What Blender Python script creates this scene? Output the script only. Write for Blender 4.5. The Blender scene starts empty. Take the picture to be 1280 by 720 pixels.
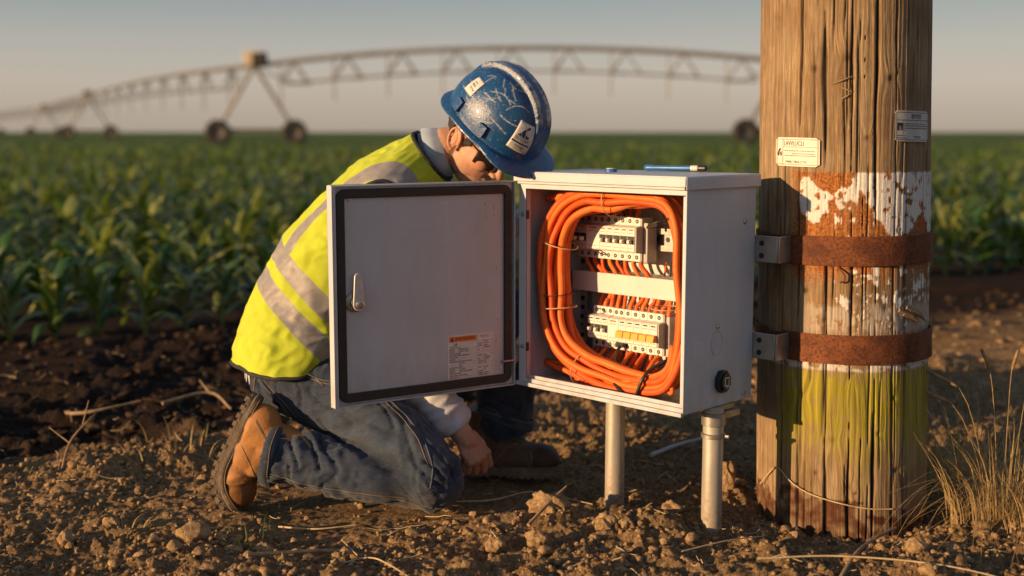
import bpy, bmesh, math, random
import numpy as np
from mathutils import Vector, Matrix, Quaternion
from mathutils.bvhtree import BVHTree
rnd = random.Random(7)
R = math.radians
scene = bpy.context.scene
COL = scene.collection
PI = math.pi

# ------------------------------------------------------------------ helpers
def V(*a):
    return np.array(a, float)

def unit(v):
    v = np.asarray(v, float)
    return v / (np.linalg.norm(v) + 1e-12)

def sstep(a, b, x):
    t = np.clip((np.asarray(x, float) - a) / (b - a), 0, 1)
    return t * t * (3 - 2 * t)

def _hash(ix, iy, seed):
    h = (ix.astype(np.int64) * 374761393 + iy.astype(np.int64) * 668265263 + seed * 1442695041) & 0xFFFFFFFF
    h = ((h ^ (h >> 13)) * 1274126177) & 0xFFFFFFFF
    h = h ^ (h >> 16)
    return (h & 0xFFFF) / 65535.0 * 2 * PI

def pnoise(x, y, seed=0):
    x = np.asarray(x, float); y = np.asarray(y, float)
    x, y = np.broadcast_arrays(x, y)
    ix = np.floor(x); iy = np.floor(y)
    fx = x - ix; fy = y - iy
    u = fx * fx * fx * (fx * (fx * 6 - 15) + 10); v = fy * fy * fy * (fy * (fy * 6 - 15) + 10)
    def g(dx, dy):
        a = _hash(ix + dx, iy + dy, seed)
        return np.cos(a) * (fx - dx) + np.sin(a) * (fy - dy)
    n0 = g(0, 0) * (1 - u) + g(1, 0) * u
    n1 = g(0, 1) * (1 - u) + g(1, 1) * u
    return (n0 * (1 - v) + n1 * v) * 1.5

def fbm(x, y, octs=4, seed=0, gain=.5):
    s = 0; a = 1
    for k in range(octs):
        s = s + a * pnoise(x * 2 ** k, y * 2 ** k, seed + k * 17)
        a *= gain
    return s

class MB:
    """collects faces, then links them as ONE mesh object"""
    def __init__(s):
        s.v = []; s.f = []; s.m = []; s.mats = []; s.mi = 0
    def mat(s, m):
        if m not in s.mats: s.mats.append(m)
        s.mi = s.mats.index(m); return s
    def add(s, vs, fs):
        o = len(s.v)
        s.v.extend([tuple(map(float, p)) for p in vs])
        s.f.extend([tuple(i + o for i in f) for f in fs]); s.m.extend([s.mi] * len(fs)); return s
    def box(s, lo, hi, M=None):
        x0, y0, z0 = lo; x1, y1, z1 = hi
        p = [(x0,y0,z0),(x1,y0,z0),(x1,y1,z0),(x0,y1,z0),(x0,y0,z1),(x1,y0,z1),(x1,y1,z1),(x0,y1,z1)]
        if M is not None: p = [M @ Vector(q) for q in p]
        return s.add(p, [(0,3,2,1),(4,5,6,7),(0,1,5,4),(1,2,6,5),(2,3,7,6),(3,0,4,7)])
    def prism(s, poly, axis, a, b):
        """poly in the two other axes, extruded along axis from a to b"""
        n = len(poly); pts = []
        for t in (a, b):
            for (p, q) in poly:
                pts.append({'x': (t, p, q), 'y': (p, t, q), 'z': (p, q, t)}[axis])
        fs = [tuple(range(n))[::-1], tuple(range(n, 2 * n))]
        fs += [(i, (i + 1) % n, n + (i + 1) % n, n + i) for i in range(n)]
        return s.add(pts, fs)
    def tube(s, pts, r, n=8, caps=True, rnd_ends=False):
        P = np.array(pts, float); m = len(P)
        rr = np.full(m, r, float) if np.isscalar(r) else np.array(r, float)
        if rnd_ends:
            t0 = unit(P[0] - P[1]); t1 = unit(P[-1] - P[-2]); ks = [0, .35, .65, .87, .98]
            A = [P[0] + t0 * rr[0] * k for k in ks[::-1][:-1]]; ra = [rr[0] * math.sqrt(1 - k * k) for k in ks[::-1][:-1]]
            B = [P[-1] + t1 * rr[-1] * k for k in ks[1:]]; rb = [rr[-1] * math.sqrt(1 - k * k) for k in ks[1:]]
            P = np.array(A + list(P) + B); rr = np.array(ra + list(rr) + rb); m = len(P)
        T = np.gradient(P, axis=0); T /= (np.linalg.norm(T, axis=1)[:, None] + 1e-12)
        nrm = np.cross(T[0], [0, 0, 1.0])
        if np.linalg.norm(nrm) < 1e-3: nrm = np.cross(T[0], [0, 1.0, 0])
        nrm = unit(nrm); out = []
        ang = np.arange(n) * 2 * PI / n
        for i in range(m):
            nrm = unit(nrm - T[i] * np.dot(nrm, T[i])); b = np.cross(T[i], nrm)
            out.append(P[i] + rr[i] * (np.cos(ang)[:, None] * nrm + np.sin(ang)[:, None] * b))
        out = np.concatenate(out)
        fs = [(i*n+j, i*n+(j+1)%n, (i+1)*n+(j+1)%n, (i+1)*n+j) for i in range(m-1) for j in range(n)]
        if caps: fs += [tuple(range(n))[::-1], tuple((m-1)*n + j for j in range(n))]
        return s.add(out, fs)
    def cyl(s, a, b, r, n=16, r2=None):
        a = V(*a); b = V(*b); return s.tube([a, b], [r, r if r2 is None else r2], n)
    def lathe(s, prof, n=24, M=None, caps=True):
        pts = []
        for (r, z) in prof:
            for j in range(n):
                q = Vector((r * math.cos(2*PI*j/n), r * math.sin(2*PI*j/n), z))
                pts.append(M @ q if M is not None else q)
        m = len(prof)
        fs = [(i*n+j, i*n+(j+1)%n, (i+1)*n+(j+1)%n, (i+1)*n+j) for i in range(m-1) for j in range(n)]
        if caps: fs += [tuple(range(n))[::-1], tuple((m-1)*n + j for j in range(n))]
        return s.add(pts, fs)
    def ell(s, c, rad, axes=None, nu=24, nv=14):
        A = np.eye(3) if axes is None else np.array(axes, float)
        pts = []
        for i in range(nv + 1):
            th = PI * i / nv
            for j in range(nu):
                ph = 2*PI*j/nu
                q = V(rad[0]*math.sin(th)*math.cos(ph), rad[1]*math.sin(th)*math.sin(ph), rad[2]*math.cos(th))
                pts.append(np.asarray(c) + q @ A)
        fs = [(i*nu+j, (i+1)*nu+j, (i+1)*nu+(j+1)%nu, i*nu+(j+1)%nu) for i in range(nv) for j in range(nu)]
        return s.add(pts, fs)
    def grid(s, pts, nu, nv, wrap=False):
        """pts row-major nu x nv"""
        fs = []
        for i in range(nu - 1):
            for j in range(nv if wrap else nv - 1):
                fs.append((i*nv+j, i*nv+(j+1)%nv, (i+1)*nv+(j+1)%nv, (i+1)*nv+j))
        return s.add(pts, fs)
    def mesh(s, name, origin=(0,0,0)):
        me = bpy.data.meshes.new(name)
        o = np.asarray(origin, float)
        me.from_pydata([tuple(np.asarray(p) - o) for p in s.v], [], s.f)
        for m in s.mats: me.materials.append(m)
        if len(s.mats) > 1: me.polygons.foreach_set('material_index', s.m)
        return me
    def build(s, name, m=None, parent=None, smooth=True, origin=(0,0,0), bevel=0, angle=35, solid=0):
        if m is not None and not s.mats: s.mats = [m]
        me = s.mesh(name, origin); me.update()
        bm = bmesh.new(); bm.from_mesh(me)
        bmesh.ops.remove_doubles(bm, verts=bm.verts, dist=1e-6)
        bmesh.ops.recalc_face_normals(bm, faces=bm.faces)
        bm.to_mesh(me); bm.free()
        return link(name, me, parent, smooth, bevel, angle, solid)

def link(name, me, parent=None, smooth=True, bevel=0, angle=35, solid=0):
    ob = bpy.data.objects.new(name, me); COL.objects.link(ob)
    if parent is not None: ob.parent = parent
    if smooth:
        if angle >= 180: me.shade_smooth()
        else:
            me.shade_smooth(); me.set_sharp_from_angle(angle=R(angle))
    if solid:
        md = ob.modifiers.new('Solidify', 'SOLIDIFY'); md.thickness = solid; md.offset = 0
    if bevel:
        md = ob.modifiers.new('Bevel', 'BEVEL'); md.width = bevel; md.segments = 2; md.limit_method = 'ANGLE'; md.angle_limit = R(40)
    return ob

def npmesh(name, verts, faces, mats):
    """fast mesh from numpy: faces (n,k)"""
    me = bpy.data.meshes.new(name)
    verts = np.asarray(verts, np.float32); faces = np.asarray(faces, np.int32)
    k = faces.shape[1]
    me.vertices.add(len(verts)); me.vertices.foreach_set('co', verts.ravel())
    me.loops.add(faces.size); me.loops.foreach_set('vertex_index', faces.ravel())
    me.polygons.add(len(faces)); me.polygons.foreach_set('loop_start', np.arange(0, faces.size, k, dtype=np.int32))
    me.update(calc_edges=True); me.validate()
    for m in mats: me.materials.append(m)
    return me

def fattr(me, name, vals):
    a = me.attributes.new(name, 'FLOAT', 'POINT'); a.data.foreach_set('value', np.asarray(vals, np.float32))

def coords(me):
    a = np.empty(len(me.vertices) * 3, np.float32); me.vertices.foreach_get('co', a); return a.reshape(-1, 3).astype(float)

def normals(me):
    a = np.empty(len(me.vertices) * 3, np.float32); me.vertices.foreach_get('normal', a); return a.reshape(-1, 3).astype(float)

def setco(me, co):
    me.vertices.foreach_set('co', np.asarray(co, np.float32).ravel()); me.update()

def remesh(mb, voxel, smooth=4, fac=.5):
    """fuses overlapping closed shapes into one continuous skin"""
    me = mb.mesh('tmp'); ob = bpy.data.objects.new('tmp', me); COL.objects.link(ob)
    bm = bmesh.new(); bm.from_mesh(me); bmesh.ops.remove_doubles(bm, verts=bm.verts, dist=1e-6)
    bmesh.ops.recalc_face_normals(bm, faces=bm.faces); bm.to_mesh(me); bm.free()
    md = ob.modifiers.new('r', 'REMESH'); md.mode = 'VOXEL'; md.voxel_size = voxel; md.adaptivity = 0
    if smooth:
        md = ob.modifiers.new('s', 'SMOOTH'); md.iterations = smooth; md.factor = fac
    bpy.context.view_layer.update()
    dg = bpy.context.evaluated_depsgraph_get()
    out = bpy.data.meshes.new_from_object(ob.evaluated_get(dg))
    bpy.data.objects.remove(ob); out.materials.clear()
    return out

def tag(o, label=None, cat=None, group=None, kind=None):
    if label: o['label'] = label
    if cat: o['category'] = cat
    if group: o['group'] = group
    if kind: o['kind'] = kind
    return o

def empty(name, loc=(0,0,0), rz=0):
    o = bpy.data.objects.new(name, None); COL.objects.link(o); o.location = loc; o.rotation_euler = (0, 0, rz)
    o.empty_display_size = .1
    return o

def copy_part(src, parent, loc=None):
    c = src.copy(); COL.objects.link(c); c.parent = parent
    if loc is not None: c.location = loc
    for ch in src.children:
        d = ch.copy(); COL.objects.link(d); d.parent = c
    return c

def catmull(pts, n=8):
    P = np.array(pts, float); P = np.vstack([2*P[0]-P[1], P, 2*P[-1]-P[-2]]); out = []
    for i in range(1, len(P) - 2):
        for k in range(n):
            t = k / n; a, b, c, d = P[i-1], P[i], P[i+1], P[i+2]
            out.append(.5 * ((2*b) + (c-a)*t + (2*a-5*b+4*c-d)*t*t + (3*b-a-3*c+d)*t**3))
    out.append(P[-2]); return np.array(out)

_fc = {}
def text_geo(txt, size):
    """flat letter mesh (verts n x 2 centred on x, faces), from the built-in font"""
    cu = bpy.data.curves.new('t', 'FONT'); cu.body = txt; cu.size = size; cu.align_x = 'CENTER'; cu.align_y = 'CENTER'; cu.resolution_u = 2
    ob = bpy.data.objects.new('t', cu); COL.objects.link(ob); bpy.context.view_layer.update()
    me = bpy.data.meshes.new_from_object(ob.evaluated_get(bpy.context.evaluated_depsgraph_get()))
    vs = [(v.co.x, v.co.y) for v in me.vertices]; fs = [tuple(p.vertices) for p in me.polygons]
    bpy.data.objects.remove(ob); bpy.data.meshes.remove(me)
    return vs, fs

# ------------------------------------------------------------------ materials
class NT:
    def __init__(s, m):
        m.use_nodes = True; s.t = m.node_tree; s.t.nodes.clear()
    def n(s, kind, **kw):
        nd = s.t.nodes.new('ShaderNode' + kind)
        for k, v in kw.items():
            if k == 'i':
                for a, b in v.items():
                    if hasattr(b, 'is_output'): s.t.links.new(b, nd.inputs[a])
                    else: nd.inputs[a].default_value = b
            else: setattr(nd, k, v)
        return nd
    def math(s, op, a, b=None, clamp=False):
        nd = s.t.nodes.new('ShaderNodeMath'); nd.operation = op; nd.use_clamp = clamp
        for i, x in enumerate((a, b)):
            if x is None: continue
            if hasattr(x, 'is_output'): s.t.links.new(x, nd.inputs[i])
            else: nd.inputs[i].default_value = x
        return nd.outputs[0]
    def mix(s, f, a, b, mode='MIX'):
        nd = s.t.nodes.new('ShaderNodeMix'); nd.data_type = 'RGBA'; nd.blend_type = mode
        for key, x in ((0, f), (6, a), (7, b)):
            if hasattr(x, 'is_output'): s.t.links.new(x, nd.inputs[key])
            elif key == 0: nd.inputs[0].default_value = x
            else: nd.inputs[key].default_value = (*x, 1) if len(x) == 3 else x
        return nd.outputs[2]
    def ramp(s, f, a, b, interp='LINEAR'):
        nd = s.t.nodes.new('ShaderNodeMapRange'); nd.interpolation_type = 'SMOOTHSTEP' if interp == 'S' else 'LINEAR'
        s.t.links.new(f, nd.inputs[0]); nd.inputs[1].default_value = a; nd.inputs[2].default_value = b
        return nd.outputs[0]
    def noise(s, scale, detail=5, vec=None, rough=.5, dist=0, w=None):
        nd = s.n('TexNoise', i={'Scale': scale, 'Detail': detail, 'Roughness': rough, 'Distortion': dist})
        if vec is not None: s.t.links.new(vec, nd.inputs['Vector'])
        return nd.outputs['Fac']
    def attr(s, name):
        return s.n('Attribute', attribute_name=name).outputs['Fac']
    def obj(s, scale=None, rot=None):
        c = s.n('TexCoord').outputs['Object']
        if scale is None and rot is None: return c
        mp = s.n('Mapping', i={'Vector': c})
        if scale is not None: mp.inputs['Scale'].default_value = scale
        if rot is not None: mp.inputs['Rotation'].default_value = rot
        return mp.outputs[0]
    def bump(s, h, strength, dist, nrm=None):
        nd = s.n('Bump', i={'Strength': strength, 'Distance': dist, 'Height': h})
        if nrm is not None: s.t.links.new(nrm, nd.inputs['Normal'])
        return nd.outputs[0]
    def out(s, color, rough=.6, metal=0, normal=None, spec=.5, transl=None, sheen=0, coat=0):
        b = s.n('BsdfPrincipled')
        for key, x in (('Base Color', color), ('Roughness', rough), ('Metallic', metal), ('Specular IOR Level', spec), ('Sheen Weight', sheen), ('Coat Weight', coat)):
            if hasattr(x, 'is_output'): s.t.links.new(x, b.inputs[key])
            else: b.inputs[key].default_value = (*x, 1) if isinstance(x, tuple) and len(x) == 3 else x
        if normal is not None: s.t.links.new(normal, b.inputs['Normal'])
        sh = b.outputs[0]
        if transl is not None:
            tr = s.n('BsdfTranslucent'); c = transl[1]
            if hasattr(c, 'is_output'): s.t.links.new(c, tr.inputs[0])
            else: tr.inputs[0].default_value = (*c, 1)
            mx = s.n('MixShader', i={0: transl[0]}); s.t.links.new(sh, mx.inputs[1]); s.t.links.new(tr.outputs[0], mx.inputs[2]); sh = mx.outputs[0]
        o = s.n('OutputMaterial'); s.t.links.new(sh, o.inputs[0]); return b

def newmat(name):
    m = bpy.data.materials.new(name); return m, NT(m)

def pmat(name, c1, c2=None, scale=20, rough=.6, metal=0, bump=0, bscale=120, stretch=None, spec=.5, lo=.35, hi=.65, rvar=.08, transl=None, sheen=0, coat=0):
    m, t = newmat(name); vec = t.obj(stretch)
    col = (*c1, 1); nf = t.noise(scale, 6, vec)
    if c2 is not None: col = t.mix(t.ramp(nf, lo, hi), c1, c2)
    ro = t.math('ADD', t.math('MULTIPLY', t.noise(scale * 2.3, 5, vec), 2 * rvar), rough - rvar)
    nr = None
    if bump: nr = t.bump(t.noise(bscale, 5, vec), 1.0, bump)
    t.out(col, ro, metal, nr, spec, transl, sheen, coat); return m
# ------------------------------------------------------------------ camera, light, sky
cam = bpy.data.cameras.new('camera'); cam.lens = 42.19; cam.sensor_width = 36; cam.clip_end = 9000; cam.clip_start = .05
camo = bpy.data.objects.new('camera', cam); COL.objects.link(camo)
camo.location = (0, 0, 1.0); camo.rotation_euler = (R(90) - math.atan(195 / 1500), 0, 0)
cam.dof.use_dof = True; cam.dof.focus_distance = 3.02; cam.dof.aperture_fstop = 1.65
scene.camera = camo
SUN_EL, SX, SY = R(9.5), -.8805, -.4740
sd = bpy.data.lights.new('sun', 'SUN'); sd.energy = 5.0; sd.angle = R(.6); sd.color = (1.50, .97, .49)
so = bpy.data.objects.new('sun', sd); COL.objects.link(so)
so.rotation_euler = Vector((-SX * math.cos(SUN_EL), -SY * math.cos(SUN_EL), -math.sin(SUN_EL))).to_track_quat('-Z', 'Y').to_euler()
w = bpy.data.worlds.new('World'); scene.world = w; w.use_nodes = True
nt = w.node_tree; nt.nodes.clear()
sky = nt.nodes.new('ShaderNodeTexSky'); sky.sky_type = 'NISHITA'; sky.sun_disc = False
sky.sun_elevation = SUN_EL; sky.sun_rotation = math.atan2(SX, SY); sky.air_density = 1.3; sky.dust_density = 1.5; sky.ozone_density = 1.0
hs = nt.nodes.new('ShaderNodeHueSaturation'); hs.inputs['Saturation'].default_value = .55; hs.inputs['Value'].default_value = 1.5
nt.links.new(sky.outputs[0], hs.inputs['Color'])
tc = nt.nodes.new('ShaderNodeTexCoord'); sp = nt.nodes.new('ShaderNodeSeparateXYZ'); nt.links.new(tc.outputs['Generated'], sp.inputs[0])
mr = nt.nodes.new('ShaderNodeMapRange'); mr.interpolation_type = 'SMOOTHSTEP'; mr.inputs[1].default_value = -.02; mr.inputs[2].default_value = .16
nt.links.new(sp.outputs[2], mr.inputs[0])
hz = nt.nodes.new('ShaderNodeMix'); hz.data_type = 'RGBA'; hz.blend_type = 'MULTIPLY'; hz.inputs[0].default_value = 1
ramp = nt.nodes.new('ShaderNodeMix'); ramp.data_type = 'RGBA'
nt.links.new(mr.outputs[0], ramp.inputs[0]); ramp.inputs[6].default_value = (1.02, .90, .80, 1); ramp.inputs[7].default_value = (.98, 1.0, 1.0, 1)
nt.links.new(hs.outputs[0], hz.inputs[6]); nt.links.new(ramp.outputs[2], hz.inputs[7])
bg = nt.nodes.new('ShaderNodeBackground'); bg.inputs[1].default_value = .10
cr_ = nt.nodes.new('ShaderNodeValToRGB'); nt.links.new(sp.outputs[2], cr_.inputs[0])
el = cr_.color_ramp.elements; el[0].position = 0; el[0].color = (.50, .415, .335, 1); el[1].position = 1; el[1].color = (.17, .25, .40, 1)
for p_, c_ in ((.04, (.55, .485, .42, 1)), (.07, (.455, .445, .425, 1)), (.108, (.285, .335, .36, 1)), (.35, (.15, .21, .32, 1))):
    e_ = el.new(p_); e_.color = c_
up = nt.nodes.new('ShaderNodeVectorMath'); up.operation = 'SCALE'; up.inputs['Scale'].default_value = 10; nt.links.new(cr_.outputs[0], up.inputs[0])   # haze colours in the sky texture's own units
fin = nt.nodes.new('ShaderNodeMix'); fin.data_type = 'RGBA'; fin.inputs[0].default_value = .78
nt.links.new(hz.outputs[2], fin.inputs[6]); nt.links.new(up.outputs[0], fin.inputs[7]); nt.links.new(fin.outputs[2], bg.inputs[0]); wo = nt.nodes.new('ShaderNodeOutputWorld'); nt.links.new(bg.outputs[0], wo.inputs[0])
scene.view_settings.view_transform = 'Standard'; scene.view_settings.look = 'None'; scene.view_settings.exposure = 0
scene.cycles.max_bounces = 6; scene.cycles.use_denoising = True; scene.cycles.caustics_reflective = False; scene.cycles.caustics_refractive = False

# ------------------------------------------------------------------ ground
MOUNDS = [(.90, 3.15, -.05, .33), (-.72, 3.10, .012, .10), (-.02, 2.95, .035, .11), (.14, 2.97, .058, .11), (.33, 2.93, .045, .12), (.50, 2.99, .02, .10), (.62, 3.28, .06, .13),
          (.95, 2.72, .03, .16), (.62, 2.74, .03, .13), (-.75, 2.72, .015, .2), (-.5, 2.62, .02, .15), (.2, 2.68, .025, .15), (1.25, 2.8, .03, .16), (-1.15, 3.35, .03, .2)]
def edge_d(x, y):
    return y - (4.3 + .5 * x)
def height(x, y):
    x = np.asarray(x, float); y = np.asarray(y, float)
    b = edge_d(x, y) + .22 * fbm(x * 2.1, y * 2.1, 3, 5)
    plow = sstep(-.05, .25, b); fieldz = sstep(2.2, 2.8, edge_d(x, y)); near = 1 - sstep(12, 25, np.hypot(x, y))
    h = .022 * fbm(x * 2.2, y * 2.2, 3, 11) * near
    dry = (1 - plow)
    lump = np.abs(fbm(x * 9, y * 9, 3, 23)); lump2 = np.abs(pnoise(x * 26, y * 26, 31))
    calm = 1 - .75 * np.exp(-(((x + .35) / .55) ** 2 + ((y - 3.2) / .3) ** 2))
    h = h + dry * calm * near * (.026 * lump + .016 * lump2 + .010 * np.abs(pnoise(x * 48, y * 48, 36)) + .008 * fbm(x * 75, y * 75, 2, 41) - .021)
    h = h + plow * (1 - fieldz) * near * (-.035 + .07 * np.abs(fbm(x * 3.5, y * 5, 4, 51)) + .02 * np.abs(pnoise(x * 16, y * 16, 61)))
    h = h + fieldz * (-.03 + .02 * fbm(x * 3, y * 3, 2, 71)) * near
    h = h + .035 * np.exp(-((b + .12) / .14) ** 2) * (1 + .6 * pnoise(x * 4, y * 4, 81))
    for (mx, my, a, s_) in MOUNDS:
        h = h + a * np.exp(-((x - mx) ** 2 + (y - my) ** 2) / (s_ * s_)) * (1 + .35 * fbm(x * 12, y * 12, 2, 91))
    h = h * calm + (1 - calm) * -.012
    return h

xs = np.concatenate([-np.geomspace(1.9, 5000, 90)[::-1], np.linspace(-1.9, 1.9, 640)[1:-1], np.geomspace(1.9, 5000, 90)])
ys = np.concatenate([-np.geomspace(.1, 3000, 12)[::-1], np.linspace(.2, 2.35, 14), np.linspace(2.36, 4.0, 280), np.geomspace(4.006, 9, 230)[1:], np.geomspace(9.1, 6000, 110)])
X, Y = np.meshgrid(xs, ys); Z = height(X, Y); GX, GY = xs, ys
def hz_v(x, y):     # height read off the finished ground sheet
    i = np.clip(np.searchsorted(GX, x) - 1, 0, len(GX) - 2); j = np.clip(np.searchsorted(GY, y) - 1, 0, len(GY) - 2)
    a = (x - GX[i]) / (GX[i+1] - GX[i]); b = (y - GY[j]) / (GY[j+1] - GY[j])
    return (Z[j, i] * (1-a) + Z[j, i+1] * a) * (1-b) + (Z[j+1, i] * (1-a) + Z[j+1, i+1] * a) * b
def hz_(x, y): return float(hz_v(x, y))
nx, ny = len(xs), len(ys)
ii = (np.arange(ny - 1)[:, None] * nx + np.arange(nx - 1)[None]).ravel()
F = np.stack([ii, ii + 1, ii + nx + 1, ii + nx], 1)
m, t = newmat('soil')
zone = t.attr('plow'); damp_crevice_shade = t.attr('damp_crevice_shade'); c = t.obj()
n1 = t.noise(14, 6, c, .6); n2 = t.noise(90, 6, c, .65); n3 = t.noise(420, 3, c, .6)
dryc = t.mix(t.ramp(n1, .3, .7), (.28, .165, .078), (.50, .325, .165))
dryc = t.mix(t.ramp(n2, .35, .62), t.mix(.75, dryc, (.045, .026, .014)), dryc)
dryc = t.mix(t.math('MULTIPLY', t.ramp(n3, .56, .68), .35), dryc, (.5, .34, .19))
wetc = t.mix(t.ramp(n2, .35, .65), (.011, .0065, .0045), (.036, .019, .012))
col = t.mix(zone, dryc, wetc); col = t.mix(t.math('MULTIPLY', damp_crevice_shade, .5), col, t.mix(.5, col, (.02, .012, .008)))  # soil darkened by damp patches and by painted crevice shade
hh = t.math('ADD', t.math('MULTIPLY', n2, .016), t.math('MULTIPLY', n3, .0055))
t.out(col, .93, 0, t.bump(hh, 1, 1.0), .15); MAT_SOIL = m
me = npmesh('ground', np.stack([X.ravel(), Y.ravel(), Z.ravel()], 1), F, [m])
b = edge_d(X, Y) + .22 * fbm(X * 2.1, Y * 2.1, 3, 5)
plow = np.clip(sstep(-.1, .3, b + .12 * fbm(X * 7, Y * 7, 3, 15)), 0, 1)
right_dry = sstep(-.2, .6, X) * (1 - sstep(.6, 1.3, edge_d(X, Y)))       # the verge on the right stays dry further back
plow = plow * (1 - .8 * right_dry)
fattr(me, 'plow', plow.ravel()); fattr(me, 'damp_crevice_shade', np.clip(fbm(X * 1.7, Y * 1.7, 3, 25) * .6 + .2 + .8 * sstep(.10, .0, np.abs(pnoise(X * 26, Y * 26, 31))) * (np.hypot(X, Y) < 6), 0, 1).ravel())  # random damp patches plus shade painted into the crevices between lumps
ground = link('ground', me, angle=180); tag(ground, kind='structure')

# ------------------------------------------------------------------ clods and pebbles
def ico(sub=1):
    bm = bmesh.new(); bmesh.ops.create_icosphere(bm, subdivisions=sub, radius=1)
    v = np.array([q.co[:] for q in bm.verts]); f = np.array([[q.index for q in p.verts] for p in bm.faces]); bm.free(); return v, f
def rock_shape(seed, sub=2, rough=.28, flat=.75, angular=.0):
    v, f = ico(sub); r = np.random.RandomState(seed)
    o = r.rand(3) * 50
    d = 1 + rough * (pnoise(v[:, 0] * 1.3 + o[0], v[:, 1] * 1.3 + v[:, 2] * .9 + o[1], seed) + .5 * pnoise(v[:, 0] * 3.1 + v[:, 2] * 2.3 + o[2], v[:, 1] * 3.1 - v[:, 2], seed + 3) + .3 * pnoise(v[:, 0] * 7 + v[:, 2] * 5, v[:, 1] * 7 + o[0], seed + 5))
    v = v * d[:, None]
    if angular:
        for k in range(9):
            nn = unit(r.randn(3)); dd = .62 + r.rand() * .2; s_ = v @ nn
            v = v - np.outer(np.maximum(s_ - dd, 0) * angular, nn)
    v = v * np.array([1, .7 + .3 * r.rand(), flat]); return v, f
def merged(name, items, mats, attr=None):
    vs = []; fs = []; at = []; o = 0
    for (v, f, a) in items:
        vs.append(v); fs.append(f + o); o += len(v); at.append(np.full(len(v), a))
    me = npmesh(name, np.concatenate(vs), np.concatenate(fs), mats)
    fattr(me, 'tone', np.concatenate(at)); return me
def clod_mat(name):
    m, t = newmat(name); c = t.obj(); tone = t.attr('tone')
    n2 = t.noise(70, 5, c, .65); n3 = t.noise(420, 3, c)
    d = t.mix(t.ramp(n2, .35, .65), (.24, .145, .070), (.52, .345, .18))
    d = t.mix(t.math('MULTIPLY', t.ramp(n3, .55, .7), .3), d, (.48, .33, .19))
    col = t.mix(tone, d, t.mix(t.ramp(n2, .4, .62), (.014, .008, .005), (.050, .027, .016)))
    t.out(col, .93, 0, t.bump(t.math('ADD', t.math('MULTIPLY', n2, .010), t.math('MULTIPLY', n3, .005)), 1, 1), .15); return m
MAT_CLOD = clod_mat('clod_soil')
nr = np.random.RandomState(3)
shapes = [rock_shape(k, 2, .55, .75, .6) for k in range(7)] ; small = [rock_shape(20 + k, 1, .3, .8) for k in range(6)]
items = []
NC = 27000; CY_ = 2.35 + (nr.rand(NC) ** 1.5) * 3.2; CX_ = (nr.rand(NC) * 2 - 1) * (.47 * CY_ + .15); CD_ = fbm(CX_ * 3, CY_ * 3, 2, 77)
for k in range(NC):
    yy = CY_[k]; xx = CX_[k]
    e = edge_d(xx, yy)
    if e < .1 and abs(xx + .4) < .6 and abs(yy - 3.2) < .25 and nr.rand() < .7: continue
    dens = CD_[k]
    pile = max(math.exp(-((xx - a) ** 2 + (yy - b_) ** 2) / (s_ * s_ * 1.4)) for a, b_, _, s_ in MOUNDS)
    if nr.rand() > .30 + .7 * pile + .3 * dens: continue
    s_ = .0024 + .0062 * nr.rand() ** 2.2 + (.010 * nr.rand() ** 4 if nr.rand() < .3 else 0)
    if nr.rand() < .008 + .022 * pile: s_ = .010 + .012 * nr.rand()
    v, f = (shapes if s_ > .009 else small)[nr.randint(6)]
    items.append((xx, yy, s_, v, f, float(sstep(-.1, .3, e) * (1 - .8 * sstep(-.2, .6, xx) * (1 - sstep(.6, 1.3, e)))) * .9 + .25 * nr.rand() ** 2))
pos = np.array([(i[0], i[1]) for i in items]); zz = hz_v(pos[:, 0], pos[:, 1]); out = []
for (xx, yy, s_, v, f, tn), z0 in zip(items, zz):
    a = nr.rand() * 6.28; ca, sa = math.cos(a), math.sin(a)
    q = v * s_; q = np.stack([q[:, 0] * ca - q[:, 1] * sa, q[:, 0] * sa + q[:, 1] * ca, q[:, 2]], 1) + V(xx, yy, z0 + s_ * .22)
    out.append((q, f, min(tn, 1)))
o = link('loose_soil', merged('loose_soil', out, [MAT_CLOD]), smooth=False); tag(o, 'loose brown soil crumbs and small clods scattered over the bare ground', 'soil', kind='stuff')
out = []
for k in range(3600):                                       # the big dark clods of the ploughed strip
    yy = 3.6 + nr.rand() * 4.2; xx = (nr.rand() * 2 - 1) * (.48 * yy)
    e = edge_d(xx, yy)
    if e < .1 or e > 2.9: continue
    s_ = .006 + .024 * nr.rand() ** 3.2
    v, f = shapes[nr.randint(7)]; a = nr.rand() * 6.28; ca, sa = math.cos(a), math.sin(a)
    q = v * s_ * V(1 + .5 * nr.rand(), 1, .75); q = np.stack([q[:, 0] * ca - q[:, 1] * sa, q[:, 0] * sa + q[:, 1] * ca, q[:, 2] + q[:, 0] * (nr.rand() - .5)], 1) + V(xx, yy, hz_(xx, yy) + s_ * .12)
    out.append((q, f, (.75 + .25 * nr.rand()) * (1 - .8 * float(sstep(-.2, .6, xx) * (1 - sstep(.6, 1.3, e))))))
o = link('ploughed_soil', merged('ploughed_soil', out, [MAT_CLOD]), smooth=False); tag(o, 'dark moist clods of the ploughed strip in front of the crop', 'soil', kind='stuff')

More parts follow.
